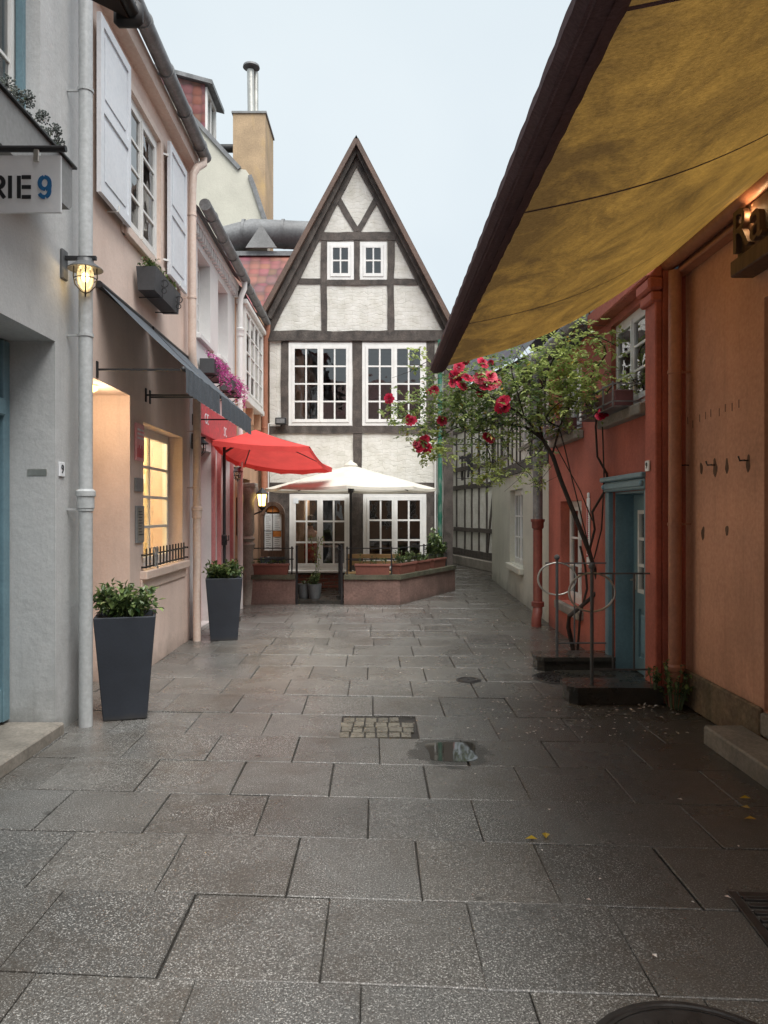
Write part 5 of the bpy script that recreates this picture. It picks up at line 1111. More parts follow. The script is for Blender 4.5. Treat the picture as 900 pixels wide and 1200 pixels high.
for k in range(7): 
    x = -.17+k*.05; b_.tube([(x,-.0115,zz2(664)),(x+.02,-.0115,zz2(659)),(x+.03,-.0115,zz2(664))], .0035, 4)
b_.build('chalk_writing', M['paper'], t)

# ------------------------------------------------------------------ RIGHT ROW (local x runs from far to near, -y faces the lane)
RR = -PI/2
# orange house
ON = 6.2
OH = thing('orange_house', 'orange terracotta plastered house with a dark doorway, nearest on the right', 'house', (2.52,ON,0), RR)
v_ = lambda d: ON - d
w = MB(); w.wall(0, 10.2, 0, 4.3, .4, [(v_(4.92),v_(3.6),.28,3.02),(v_(1.9),v_(.6),1.1,2.9)]); w.build('wall', M['orange'], OH)
w = MB(); w.box(0,.3,.4,6,0,4.3); w.box(9.9,10.2,.4,6,0,4.3); w.box(.3,9.9,5.7,6,0,4.3); w.build('side_wall', M['orange'], OH)
w = MB(); w.add([(-.05,-.05,4.31),(10.2,-.05,4.31),(10.2,3,6.6),(-.05,3,6.6),(10.2,6,4.31),(-.05,6,4.31)], [(0,1,2,3),(3,2,4,5)]); w.build('roof', M['tile'], OH)
w = MB(); w.cbox(.0,v_(4.92),-.035,-.001,0,.30,.012); w.cbox(v_(3.6),10.2,-.035,-.001,0,.30,.012); w.build('plinth', M['plinth'], OH)
w = MB(); w.cbox(v_(5.14),v_(2.0),-.31,-.036,-.01,.125,.012); w.cbox(v_(4.91),v_(3.61),-.035,.38,.126,.275,.01); w.build('door_step', M['stone'], OH)
dr = MB(); dr.box(v_(4.91),v_(3.61),.36,.41,.28,3.01); dd = None
for zz_ in (.45,1.6):
    for xx in (v_(4.8),v_(4.2)): dr.cbox(xx,xx+.5,.345,.36,zz_,zz_+1.0,.006)
dd = dr.build('door', mat('dark_red_brown_door', (.10,.03,.02), .5, .2), OH); h = MB(); h.tube([(v_(3.75),.34,1.2),(v_(3.75),.28,1.2),(v_(3.87),.28,1.2)], .01, 8); h.build('handle', M['steel'], dd)
room(OH, .4, 9.8, .3, 3.9, .45, 3); window(OH, v_(1.9),v_(.6),1.1,2.9,.12, rows=3, sill=.05)
pipe(OH, [(.10,-.13,3.58),(.10,-.13,.28),(.10,-.13,.0)], .052, 'copper', collars=[(.10,-.13,.30)], clamps=[(.10,-.13,2.75),(.10,-.13,1.5)])
for i, (px, py) in enumerate(((803,500),(806,493),(812,497),(820,490),(827,487),(833,484),(843,483),(850,478),(858,477),(866,473))):
    d = 2.52*F/(px-450); p = at(px, py, d); b_ = MB(); b_.cbox(v_(d)-.006,v_(d)+.006,-.002,.006,p.z-.03,p.z+.03,.002) 
    b_.build('plug_hole', M['rust'], OH)
for i, (px, py, s) in enumerate(((807,548,.0),(822,549,.045),(838,548,.06),(852,546,.045),(877,543,.05),(824,625,.05),(852,622,.04))):
    d = 2.52*F/(px-450); p = at(px, py, d)
    if s:
        b_ = MB(); b_.prism([(v_(d)+math.cos(a)*s*.55*(1+.25*math.sin(3*a+i)), p.z+math.sin(a)*s*1.1*(1+.2*math.cos(2*a+i))) for a in [2*PI*k/14 for k in range(14)]], -.0025, .01); b_.build('rust_stain', M['rust'], OH)
    if i in (0,2,4): b_ = MB(); b_.tube([(v_(d),0,p.z+.02),(v_(d),-.06,p.z+.02),(v_(d)+.0,-.07,p.z+.05)], .006, 6); b_.bar((v_(d)-.03,-.045,p.z+.02),(v_(d)+.04,-.045,p.z+.02),.01); b_.build('wall_hook', M['iron'], OH)
# awning of orange house
AWN = thing('yellow_awning', 'huge weathered yellow brown awning with plum hem overhanging from the orange house', 'awning', (2.38,ON,3.72), R(.75))
c = MB(); nu, nl = 30, 60; Y0, Y1 = .02, -5.6; vs = []
ox, oz = .437-2.38, 2.80-3.72
tl = .012
for i in range(nl+1):
    for j in range(nu+1):
        a, q = i/nl, j/nu; y = Y0+(Y1-Y0)*a
        edge = max(0, 1-(a*5.6)/1.2)
        vs.append((ox*q - tl*(-y)*q*0, y - .30*math.sin(PI*q)*edge*.35, oz*q - .17*math.sin(PI*min(1,q*1.0)) + .012*math.sin(a*40+q*3)*q*(1-q)*4*.4))
c.add(vs, [(i*(nu+1)+j, (i+1)*(nu+1)+j, (i+1)*(nu+1)+j+1, i*(nu+1)+j+1) for i in range(nl) for j in range(nu)])
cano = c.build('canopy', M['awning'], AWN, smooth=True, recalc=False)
for yy in (-1.35, -3.2, -4.35):      # stitched seams
    b_ = MB(); pts_ = []
    for j in range(nu+1):
        a = (Y0-yy)/(Y0-Y1); i_ = min(nl, round(a*nl)); p = vs[i_*(nu+1)+j]; pts_.append((p[0], p[1], p[2]-.004))
    vv = []
    for p in pts_: vv += [(p[0],p[1]-.009,p[2]),(p[0],p[1]+.009,p[2])]
    b_.add(vv, [(2*k,2*k+2,2*k+3,2*k+1) for k in range(nu)]); b_.build('seam', M['awnhem'], cano, recalc=False)
b_ = MB(); vv = []; kk = 90
for k in range(kk+1):
    y = Y0+(Y1-Y0)*k/kk; w0 = .006*math.sin(k*2.1)
    for q in range(7):
        a = R(-60+q*52); vv.append((ox + math.cos(a)*(.055+w0*.3), y, oz + math.sin(a)*(.05+w0*.3) ))
b_.add(vv, [(7*k+q, 7*k+7+q, 7*k+8+q, 7*k+1+q) for k in range(kk) for q in range(6)])
vv = []
for k in range(kk+1):
    y = Y0+(Y1-Y0)*k/kk; w0 = .004*math.sin(k*2.1)
    vv += [(ox-.03,y,oz-.045),(ox+.05,y,oz-.036+w0),(ox+.08,y,oz-.01+w0)]
b_.add(vv, [(3*k+q, 3*k+3+q, 3*k+4+q, 3*k+1+q) for k in range(kk) for q in (0,1)])
b_.build('hem', M['awnhem'], AWN, smooth=True, recalc=False)
b_ = MB(); b_.tube([(ox,Y0+.02,oz),(ox,Y1,oz)], .042, 14); b_.build('front_bar', M['awnhem'], AWN, smooth=True)
b_ = MB(); b_.tube([(.0,Y0+.02,-.03),(.0,Y1-1,-.03)], .075, 18); b_.build('roller', M['copper'], AWN, smooth=True)
b_ = MB(); b_.cbox(.075,.14,Y1-1,Y0-.02,-.13,.0,.01); b_.cbox(.02,.13,Y1-1,Y0-.02,-.16,-.125,.01); b_.build('bracket_rail', M['copper'], AWN)
b_ = MB(); b_.bar((.1,-5.1,-.6),(ox+.03,-5.1,oz-.02),.035); b_.build('arm', M['iron'], AWN)
# carved sign and its lamp
sd = 5.0; WS = thing('carved_sign', 'dark carved wooden sign with raised letters high on the orange wall', 'sign', (2.36,sd,3.2), RR)
b_ = MB(); b_.cbox(-.02,1.4,-.02,.14,-.02,.09,.008); b_.build('beam', M['wood'], WS); b_ = MB(); b_.cbox(.0,1.4,.02,.045,.09,.40,.004); b_.build('backing', M['wood'], WS)
text('Ra', .40, M['wood'], WS, (.22,-.01,.24), FR, 'lettering', .02)
t = thing('sign_spotlight', 'tiny lit spotlight above the carved wooden sign', 'spotlight', (2.40,4.80,3.56)); b_ = MB(); b_.lathe([(.018,0),(.024,.03),(.01,.05)], (0,0,0), 12); b_.tube([(0,0,.05),(.0,0,.1),(.1,0,.1)], .006, 6); b_.build('housing', M['copper'], t)
b_ = MB(); b_.sphere((0,0,0), .016, 10); b_.build('bulb', mat_emit('spot_bulb', (1,.85,.6), 12), t); lamp('spotlight_glow', (2.36,4.8,3.52), 1.1, (1,.62,.30), .03)

# red house -----------------------------------------------------------
RZ0, RZ1 = 6.2, 10.5; RXW = 2.33
RD = thing('red_house', 'low brick red plastered house with a petrol blue doorway', 'house', (RXW,RZ1,0), RR)
r_ = lambda d: RZ1 - d
door = (r_(7.55), r_(6.52), .0, 1.80); lw = (r_(9.8), r_(8.75), .44, 1.74); u1 = (r_(7.62), r_(6.56), 2.59, 3.50); u2 = (r_(9.9), r_(8.75), 2.60, 3.40)
w = MB(); w.wall(0, r_(6.2), 0, 3.62, .30, [door, lw, u1, u2]); w.build('wall', M['redwall'], RD)
w = MB(); w.box(0,.3,.3,6,0,3.62); w.box(4.0,4.3,.3,6,0,3.62); w.box(.3,4.0,5.7,6,0,3.62); w.build('side_wall', M['redwall'], RD)
w = MB(); w.cbox(r_(6.46),r_(6.21),-.06,-.002,0,3.45,.01); w.cbox(r_(6.5),r_(6.17),-.13,-.002,3.455,3.56,.02); w.cbox(r_(6.48),r_(6.19),-.10,-.002,3.36,3.45,.015); w.build('pilaster', M['redwall'], RD)
w = MB(); w.cbox(r_(8.0),r_(6.2),-.14,.0,3.565,3.72,.012); w.build('head_beam', M['redwall'], RD)
w = MB(); w.box(r_(8.0),r_(6.2),-.0,.05,3.725,3.80); w.box(r_(8.0),r_(6.2),-.0,.05,4.3,4.38); 
for xx in (r_(8.0),r_(7.42),r_(6.82),r_(6.25)): w.box(xx,xx+.05,.001,.049,3.801,4.299)
o = w.build('clerestory_window', M['bluelight'], RD); w = MB(); w.box(r_(7.99),r_(6.21),.02,.026,3.8,4.3); w.build('pane', M['glass'], o)
w = MB(); w.box(r_(8.0),r_(6.2),.3,.35,3.63,4.4); w.box(r_(8.02),r_(7.99),-.1,.3,3.63,4.4); w.add([(r_(8.05),-.1,4.4),(r_(6.15),-.1,4.4),(r_(6.15),3,5.6),(r_(8.05),3,5.6)], [(0,1,2,3)]); w.build('dormer_body', M['bluelight'], RD)
w = MB(); w.add([(-.0,-.15,3.66),(r_(8.0),-.15,3.66),(r_(8.0),3,6.4),(-.0,3,6.4),(r_(8.0),6,3.66),(0,6,3.66)], [(0,1,2,3),(3,2,4,5)]); w.build('roof', M['tile'], RD)
gutter(RD, .0, r_(8.0), -.2, 3.70, .085)
for q, nm in ((u1,2),(u2,2)): window(RD, *q, .05, cas=2, cols=1, rows=3, fw=.06, sw=.045, mw=.022)
lwo = window(RD, *lw, .12, cas=2, cols=1, rows=3, fw=.07, sw=.05, mw=.025); s_ = MB(); s_.cbox(lw[0]-.08, lw[1]+.08, -.07, .11, .33, .435, .01); s_.build('sill', M['stone'], lwo)
for q in (u1,u2): w = MB(); w.cbox(q[0]-.12,q[1]+.1,-.11,-.002,2.46,2.56,.01); w.build('stone_sill', M['stone'], RD)
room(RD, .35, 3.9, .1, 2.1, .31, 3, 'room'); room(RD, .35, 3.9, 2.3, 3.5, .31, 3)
# blue door surround, deep reveal and door leaf ajar inward at the near side
w = MB(); a, b2, c1, d1 = door
w.cbox(a-.11,a-.001,-.05,.02,0,1.80,.008); w.cbox(b2+.001,b2+.055,-.05,.02,0,1.80,.008); w.cbox(a-.12,b2+.065,-.07,.02,1.802,1.90,.01); w.cbox(a-.14,b2+.08,-.10,.02,1.902,1.95,.01); w.cbox(a-.08,b2+.03,-.085,-.071,1.83,1.88,.004)
w.box(a+.001,a+.02,.021,.25,0,1.798); w.box(a+.001,b2-.001,.021,.25,1.779,1.798); w.box(b2-.02,b2-.001,.021,.25,0,1.778)
fr2 = w.build('door_surround', M['blue'], RD)
w = MB(); 
for xx in (a-.055, b2+.03): w.lathe([(.03,-.0),(.03,.012)], (0,0,0), 14); 
w = MB(); 
for xx in (a-.055, b2+.03): w.sphere((xx,-.08,1.852), .026, 10)
w.build('rosette', M['bluelight'], fr2)
yD = .20; w = MB(); x0d, x1d = a+.022, b2-.022
w.box(x0d,x0d+.15,yD,yD+.045,.01,1.775); w.box(x1d-.15,x1d,yD,yD+.045,.01,1.775); w.box(x0d+.15,x1d-.15,yD,yD+.045,1.62,1.775); w.box(x0d+.15,x1d-.15,yD,yD+.045,.01,.16); w.box(x0d+.15,x1d-.15,yD,yD+.045,.64,.80); w.box(x0d+.15,x1d-.15,yD+.02,yD+.04,.16,.64)
dl = w.build('door', M['blue'], RD); w = MB(); w.cbox(x0d+.2,x1d-.2,yD+.004,yD+.019,.21,.59,.01); w.build('panel', M['bluelight'], dl)
w = MB(); 
for (p0,p1,q0,q1) in ((x0d+.151,x0d+.19,.801,1.619),(x1d-.19,x1d-.151,.801,1.619),(x0d+.19,x1d-.19,.801,.84),(x0d+.19,x1d-.19,1.58,1.619),(x0d+.19,x1d-.19,1.06,1.09),(x0d+.19,x1d-.19,1.32,1.35)): w.box(p0,p1,yD-.01,yD+.03,q0,q1)
w.build('glazing_frame', M['whitepaint'], dl); w = MB(); w.box(x0d+.16,x1d-.16,yD+.012,yD+.016,.81,1.61); w.build('pane', M['glass'], dl)
w = MB(); w.tube([(x0d+.07,yD,.92),(x0d+.07,yD-.05,.92),(x0d+.17,yD-.05,.93)], .010, 8); w.cbox(x0d+.05,x0d+.09,yD-.006,yD,.82,.98,.003); w.build('handle', M['steel'], dl)
w = MB(); w.cbox(x1d-.35,x1d-.18,yD-.008,yD-.001,.68,.74,.003); w.build('letter_slot', M['iron'], dl)
# drainpipe between the cream and red house
pp = MB(); pp.tube([(.02,-.16,3.62),(.02,-.16,1.46)], .07, 14); p1_ = pp.build('downpipe', M['zinc'], RD, smooth=True)
pp = MB(); pp.tube([(.02,-.16,1.46),(.02,-.16,.30),(.06,-.17,.20),(.12,-.20,.10),(.12,-.20,.0)], [.066,.066,.07,.07,.07], 14); pp.lathe([(.07,1.36),(.085,1.38),(.085,1.45),(.1,1.47),(.1,1.5),(.07,1.5)], (.02,-.16,0), 16); pp.lathe([(.07,.26),(.09,.27),(.09,.33),(.07,.34)], (.02,-.16,0), 16); pp.build('downpipe', M['redpipe'], RD, smooth=True)
# number plate, thermometer
w = MB(); dN = 6.36; w.cbox(r_(dN)-.045,r_(dN)+.045,-.08,-.065,1.95,2.04,.003); npz = w.build('number_plate', M['signwhite'], RD); text('9', .075, M['ink'], npz, (r_(dN),-.083,1.995), FR)
th = thing('enamel_thermometer', 'tall white enamel thermometer hung between the low window and the blue doorway', 'thermometer', (RXW,8.42,1.0), RR)
w = MB(); w.cbox(-.055,.055,-.02,-.003,0,.76,.008); w.cbox(-.035,.035,-.02,-.003,.76,.82,.008); w.build('plate', M['signwhite'], th); w = MB(); w.tube([(0,-.024,.12),(0,-.024,.66)], .006, 6); w.sphere((0,-.024,.1), .012, 8); w.build('glass_tube', M['redprint'], th)
w = MB()
for k in range(22): w.box(.014,.03 if k%2 else .038,-.0225,-.0205,.14+k*.024,.144+k*.024)
w.build('scale', M['ink'], th)
# stone blocks and railings
def block(y0, y1, label):
    t = thing('stone_step', label, 'step', (1.95,(y0+y1)/2,0)); w = MB(); h = (y1-y0)/2
    w.hprism([(-.40,-h+.06),(-.34,-h),(.37,-h),(.37,h),(-.34,h),(-.40,h-.06)], 0, .105); w.hprism([(-.42,-h+.05),(-.35,-h-.02),(.37,-h-.02),(.37,h+.02),(-.35,h+.02),(-.42,h-.05)], .105, .145); w.build('slab', M['darkstone'], t); return t
block(6.16, 6.50, 'dark wet stone block under the nearer iron railing'); block(7.45, 7.78, 'dark wet stone block under the farther iron railing')
sl = MB(); sl.cbox(1.7,2.33,6.53,7.42,-.01,.02,.005); kind(sl.build('door_landing', M['darkstone']), 'structure')
def door_rail(y, label):
    t = thing('door_railing', label, 'railing', (1.775,y,.145)); w = MB(); w.tube([(0,0,0),(0,0,.98)], .0155, 10); w.sphere((0,0,.99),.03); w.build('post', M['greyiron'], t)
    w = MB(); w.bar((-.12,0,.93),(.555,0,.93),.014); w.bar((0,0,.11),(.555,0,.11),.014); w.build('rail', M['greyiron'], t)
    for xx in (.18,.36): w = MB(); w.bar((xx,0,.11),(xx,0,.93),.013); w.build('bar', M['greyiron'], t)
    for xx in (-.12,.12): pass
    w = MB(); w.ring((.0,-.0,.77), .165 , .009, 'y', 36); w.v = [(x*1.18, yy, z) for x, yy, z in w.v]; w.build('ring_ornament', M['steel'], t, smooth=True); return t
door_rail(6.34, 'thin iron railing with a ring ornament on the nearer stone block'); door_rail(7.62, 'thin iron railing with a ring ornament on the farther stone block')
# sill boxes with metal basket
def basket(d0, d1, label, seedv):
    rng.seed(seedv); t = thing('sill_basket', label, 'flower box', (RXW,d1,2.565), RR); Lb = d1-d0; w = MB(); w.cbox(.03,Lb-.03,-.23,-.06,.0,.15,.008); w.build('trough', mat('dull_red_trough', (.09,.03,.03), .6), t)
    w = MB()
    for z in (.04,.2): w.bar((0,-.26,z),(Lb,-.26,z),.012); w.bar((0,-.26,z),(0,-.0,z),.012); w.bar((Lb,-.26,z),(Lb,-.0,z),.012)
    for k in range(5): w.bar((Lb*k/4,-.26,.0),(Lb*k/4,-.26,.22),.012)
    w.box(0,Lb,-.25,-.02,-.008,.0); w.build('basket_frame', M['zinc'], t); return t
basket(6.72, 7.9, 'zinc basket with a dull red trough under the nearer upper window of the red house', 1); basket(8.7, 9.9, 'zinc basket with a dull red trough under the farther upper window of the red house', 2)
# weeds
rng.seed(5)
def weeds(loc, r, h, n, label, s=.05):
    lf, st = MB(), MB(); shrub(lf, st, Vector((0,0,0)), r, h, n, s, 1); t = thing('weed', label, 'weed', loc); lf.build('leaves', M['leaf'], t, recalc=False); st.build('stems', M['stem'], t)
weeds((2.36,6.03,0), .12, .45, 24, 'straggly dark weeds growing at the foot of the orange downpipe', .045); 
weeds((2.22,6.12,.14), .06, .28, 9, 'small weed tuft at the wall end of the nearer stone block', .04)

# cream house ------------------------------------------------------------
CZ0, CZ1 = 10.52, 17.6; ang = R(1.8)
CR = thing('cream_house', 'cream plastered house with a timbered upper floor beside the alley', 'house', (2.56,CZ1,0), RR + math.atan((2.56-2.36)/(CZ1-CZ0))*-1)
Lc = CZ1-CZ0; k_ = lambda d: CZ1-d
cw = (k_(14.6), k_(13.0), .62, 2.02); cu = (k_(13.2),k_(12.2),2.75,3.5); cu2 = (k_(15.6),k_(14.8),2.75,3.5)
w = MB(); w.wall(0, Lc, 0, 2.28, .3, [cw]); w.build('wall', M['cream'], CR); w = MB(); w.wall(0, Lc, 2.28, 3.75, .3, [cu,cu2]); w.build('upper_wall', M['infill'], CR)
w = MB(); w.box(0,.3,.3,5,0,3.75); w.box(Lc-.3,Lc,.3,5,0,3.75); w.box(.3,Lc-.3,4.7,5,0,3.75); w.build('side_wall', M['cream'], CR)
T = MB(); T.box(0,Lc,-.04,.0,2.30,2.50); T.box(0,Lc,-.03,.0,3.55,3.72)
kx = .05
while kx < Lc-.1:
    if not any(q[0]-.1 < kx+.04 < q[1]+.1 for q in (cu,cu2)): T.box(kx,kx+.09,-.02,.0,2.501,3.549)
    kx += .55
for q in (cu,cu2): T.box(q[0]-.09,q[0]-.001,-.02,0,2.501,3.549); T.box(q[1]+.001,q[1]+.09,-.02,0,2.501,3.549)
T.rough(.012).build('timber_frame', M['timber'], CR)
cwo = window(CR, *cw, .1, cas=2, cols=2, rows=3, fw=.06, mw=.025); s_ = MB(); s_.cbox(cw[0]-.08,cw[1]+.08,-.08,.09,.50,.61,.01); s_.build('sill', M['cream'], cwo)
for q in (cu,cu2): window(CR, *q, .05, cas=2, cols=1, rows=3, sill=.04)
room(CR, .4, Lc-.4, .1, 2.2, .31, 3); room(CR, .4, Lc-.4, 2.4, 3.7, .31, 3)
w = MB(); w.add([(-.1,-.2,3.78),(Lc,-.2,3.78),(Lc,2.5,6.2),(-.1,2.5,6.2),(Lc,5,3.78),(-.1,5,3.78)], [(0,1,2,3),(3,2,4,5)]); w.build('roof', M['tile'], CR); gutter(CR, -.1, Lc, -.25, 3.78, .08)
# wrought iron hanging sign with a little trumpeter
hs = at(556,0,17.0); t = thing('iron_hanging_sign', 'black wrought iron sign bracket with a small figure blowing a horn', 'sign bracket', (2.50,17.0,3.15), 0)
w = MB(); w.bar((0,0,0),(-.95,0,0),.022); w.bar((0,0,-.55),(-.0,0,.12),.03); w.tube([(0,0,-.5),(-.25,0,-.35),(-.4,0,-.02)], .01, 6); w.ring((-.2,0,.1),.08,.008,'y',16); w.ring((-.45,0,.08),.06,.008,'y',16); w.build('bracket', M['iron'], t)
w = MB(); w.bar((-.85,0,0),(-.85,0,-.78),.012); w.bar((-.35,0,0),(-.35,0,-.78),.012); w.bar((-.85,0,-.78),(-.35,0,-.78),.014); w.build('hanger', M['iron'], t)
w = MB(); fgr = [(-.62,-.76),(-.57,-.76),(-.56,-.62),(-.53,-.60),(-.50,-.74),(-.45,-.74),(-.49,-.55),(-.47,-.40),(-.50,-.32),(-.53,-.30),(-.52,-.22),(-.57,-.18),(-.62,-.22),(-.62,-.27),(-.76,-.30),(-.80,-.26),(-.80,-.36),(-.76,-.335),(-.64,-.33),(-.66,-.38),(-.63,-.40),(-.60,-.50),(-.61,-.62)]
w.prism([(a+.02,b2) for a, b2 in fgr], -.008, .008); w.build('figure', M['iron'], t)

# far alley house ---------------------------------------------------------
pa, pb2 = Vector((2.12,23.6)), Vector((2.98,19.4)); dv = pb2-pa; ra = math.atan2(dv.y, dv.x)
AH = thing('alley_house', 'whitewashed brick house with thin dark timbers curving along the alley', 'house', (pa.x,pa.y,0), ra)
La = dv.length+2.0; w = MB(); w.wall(-1.5, La, 0, 5.3, .3, [(1.0,1.35,2.55,3.3)]); w.build('wall', M['infill'], AH); w = MB(); w.box(-1.5,-1.2,.3,5,0,5.3); w.box(La-.3,La,.3,5,0,5.3); w.build('side_wall', M['infill'], AH)
T = MB()
for z, h in ((.30,.2),(1.02,.12),(2.28,.13),(2.83,.13),(4.0,.14),(5.15,.14)): T.box(-1.5,La,-.035,.0,z,z+h)
for x in (-1.2,-.6,.0,.62,1.45,2.1,2.75,3.4,4.0,4.6):
    for (za_, zb_) in ((.501,1.019),(1.141,2.279),(2.411,2.829),(2.961,3.999),(4.141,5.149)): T.box(x,x+.1,-.025,.0,za_,zb_)
T.beam((.05,.5),(-.35,1.02),.1,-.022,0); T.beam((3.5,.5),(4.0,2.28),.1,-.0285,0); T.rough(.02).build('timber_frame', M['timber'], AH)
window(AH, 1.0,1.35,2.55,3.3,.03,cas=1,cols=1,rows=2,m='timber'); room(AH, .7,1.8,2.3,3.6,.31,1.5)
w = MB(); w.cbox(-1.5,La,-.1,-.001,0,.28,.02); w.build('stone_foot', M['stone'], AH); w = MB(); w.add([(-1.6,-.3,5.2),(La+.2,-.3,5.2),(La+.2,2.6,8.2),(-1.6,2.6,8.2),(La+.2,5.2,5.2),(-1.6,5.2,5.2)], [(0,1,2,3),(3,2,4,5)]); w.build('roof', M['slate'], AH)
# house closing the bend of the alley
EH = thing('alley_end_house', 'pale plastered house far down the alley behind the timbered corner', 'house', (-1.0,26.5,0)); w = MB(); w.wall(0,3.6,0,5.2,.3,[(1.3,2.2,1,2.3)]); w.box(0,.3,.3,4,0,5.2); w.box(3.3,3.6,.3,4,0,5.2); w.build('wall', M['cream'], EH); window(EH,1.3,2.2,1,2.3,.1); w = MB(); w.add([(-.1,-.2,5.2),(3.7,-.2,5.2),(3.7,2,7.5),(-.1,2,7.5),(3.7,4.2,5.2),(-.1,4.2,5.2)], [(0,1,2,3),(3,2,4,5)]); w.build('roof', M['tile'], EH); room(EH,.4,3.2,.2,5,.31,3)
# tree far behind
t = thing('deciduous_tree', 'green tree top showing beside the right slope of the gable', 'tree', (3.1,31,0)); w = MB(); w.tube([(0,0,0),(.1,0,3),(0,.1,6.2)], [.28,.2,.1], 10)
for k in range(7): a = k*.9; w.tube([(0,.05,4.0+.3*k),(math.cos(a)*.9,math.sin(a)*.9,5.6+.4*k)], [.07,.02], 6)
w.build('trunk', M['bark'], t, smooth=True); lf = MB()
for k in range(46):
    c0 = Vector((rng.gauss(0,.9), rng.gauss(0,.9), rng.uniform(5.2,9.6))); br = rng.uniform(.0,.5)
    for i in range(60): leafpts(lf, c0+rv(.5), rv(), Vector((0,0,1)), rng.uniform(.1,.18), (min(1,br+rng.random()*.5),0,0))
lf.build('crown', M['leaf'], t, recalc=False)

# ------------------------------------------------------------------ ROSE
rng.seed(77)
RS = thing('climbing_rose', 'big climbing rose with deep pink blooms growing from between the railings', 'rose bush', (2.12,8.35,0))
base = Vector(RS.location)
def rl(px, py, d): return at(px, py, d) - base
tr = MB()
main = [Vector((.02,-.0,.0)), rl(666,735,8.3), rl(667,722,8.2), rl(690,703,8.2), rl(703,690,8.2), rl(697,668,8.15), rl(690,645,8.1), rl(672,600,8.1), rl(657,562,8.1), rl(648,535,8.1), rl(636,515,8.2)]
tr.tube(main, [.026,.026,.024,.022,.022,.021,.026,.026,.025,.024,.02], 8)
tr.tube([Vector((.06,.02,0)), rl(680,720,8.2), rl(688,690,8.2), rl(686,665,8.2), rl(680,640,8.15)], .013, 6)
tr.tube([rl(690,648,8.1), rl(697,620,8.0), rl(694,600,7.9), rl(712,570,7.8), rl(711,555,7.7), rl(700,535,7.7), rl(698,500,7.6), rl(700,478,7.5)], [.014,.013,.013,.013,.014,.012,.011,.009], 6)
tr.tube([rl(696,655,8.0), rl(705,620,7.8), rl(708,560,7.6), rl(706,500,7.5)], .008, 6)
tr.tube([rl(690,640,8.1), rl(680,600,8.0), rl(670,560,7.9), rl(663,530,7.9), rl(655,500,7.9)], .007, 6)
tr.tube([rl(694,610,8.0), rl(680,575,8.0), rl(665,548,8.0), rl(650,520,8.0)], .006, 6)
tr.build('trunk', M['bark'], RS, smooth=True)
bt = MB(); arms = []
def limb(pts, r0, r1):
    P_ = [rl(*p) for p in pts]; n = len(P_); fine = []
    for i in range(n-1):
        p0, p1, p2, p3 = P_[max(0,i-1)], P_[i], P_[i+1], P_[min(n-1,i+2)]
        for k in range(5): t_ = k/5; fine.append(.5*((2*p1)+(-p0+p2)*t_+(2*p0-5*p1+4*p2-p3)*t_*t_+(-p0+3*p1-3*p2+p3)*t_**3))
    fine.append(P_[-1]); m_ = len(fine); bt.tube(fine, [r0+(r1-r0)*i/(m_-1) for i in range(m_)], 6); arms.append(fine)
limb([(636,515,8.2),(615,500,8.3),(590,497,8.4),(560,490,8.4),(530,478,8.3),(505,470,8.2),(480,472,8.1),(462,480,8.0)], .02, .005)
limb([(640,520,8.2),(615,490,8.0),(585,470,7.9),(555,455,7.8),(535,445,7.7)], .014, .005)
limb([(590,497,8.4),(565,505,8.2),(540,500,8.1),(515,512,8.0),(495,520,7.9)], .01, .004)
limb([(636,515,8.2),(630,480,8.0),(640,440,7.8),(655,410,7.6),(675,395,7.5),(700,395,7.4),(722,405,7.3)], .014, .004)
limb([(648,530,8.1),(660,490,7.8),(680,460,7.6),(700,430,7.5),(710,410,7.4),(690,388,7.4),(678,375,7.4)], .012, .004)
limb([(700,478,7.5),(715,455,7.3),(735,445,7.1),(748,450,7.0)], .007, .003)
limb([(615,490,8.0),(605,455,7.9),(600,430,7.8),(612,405,7.8)], .009, .003)
limb([(560,490,8.4),(570,520,8.3),(575,545,8.2),(568,562,8.2)], .007, .003)
limb([(600,498,8.4),(595,530,8.6),(620,555,8.8),(632,575,9.0)], .006, .003)
limb([(535,445,7.7),(520,430,7.6),(500,420,7.5),(488,412,7.4)], .005, .002)
limb([(655,500,7.9),(640,490,7.7),(660,470,7.5),(690,475,7.4)], .008, .003)
for k in range(110):      # twiggy tangle
    a = rng.choice(arms); p = a[rng.randrange(len(a))]; e = p + Vector((rng.gauss(-.05,.18), rng.gauss(0,.15), rng.gauss(-.02,.16))); bt.tube([p, (p+e)/2+rv(.05), e], [.004,.003,.0015], 4, False)
bt.build('branches', M['bark'], RS, smooth=True)
lf = MB(); yl = MB()
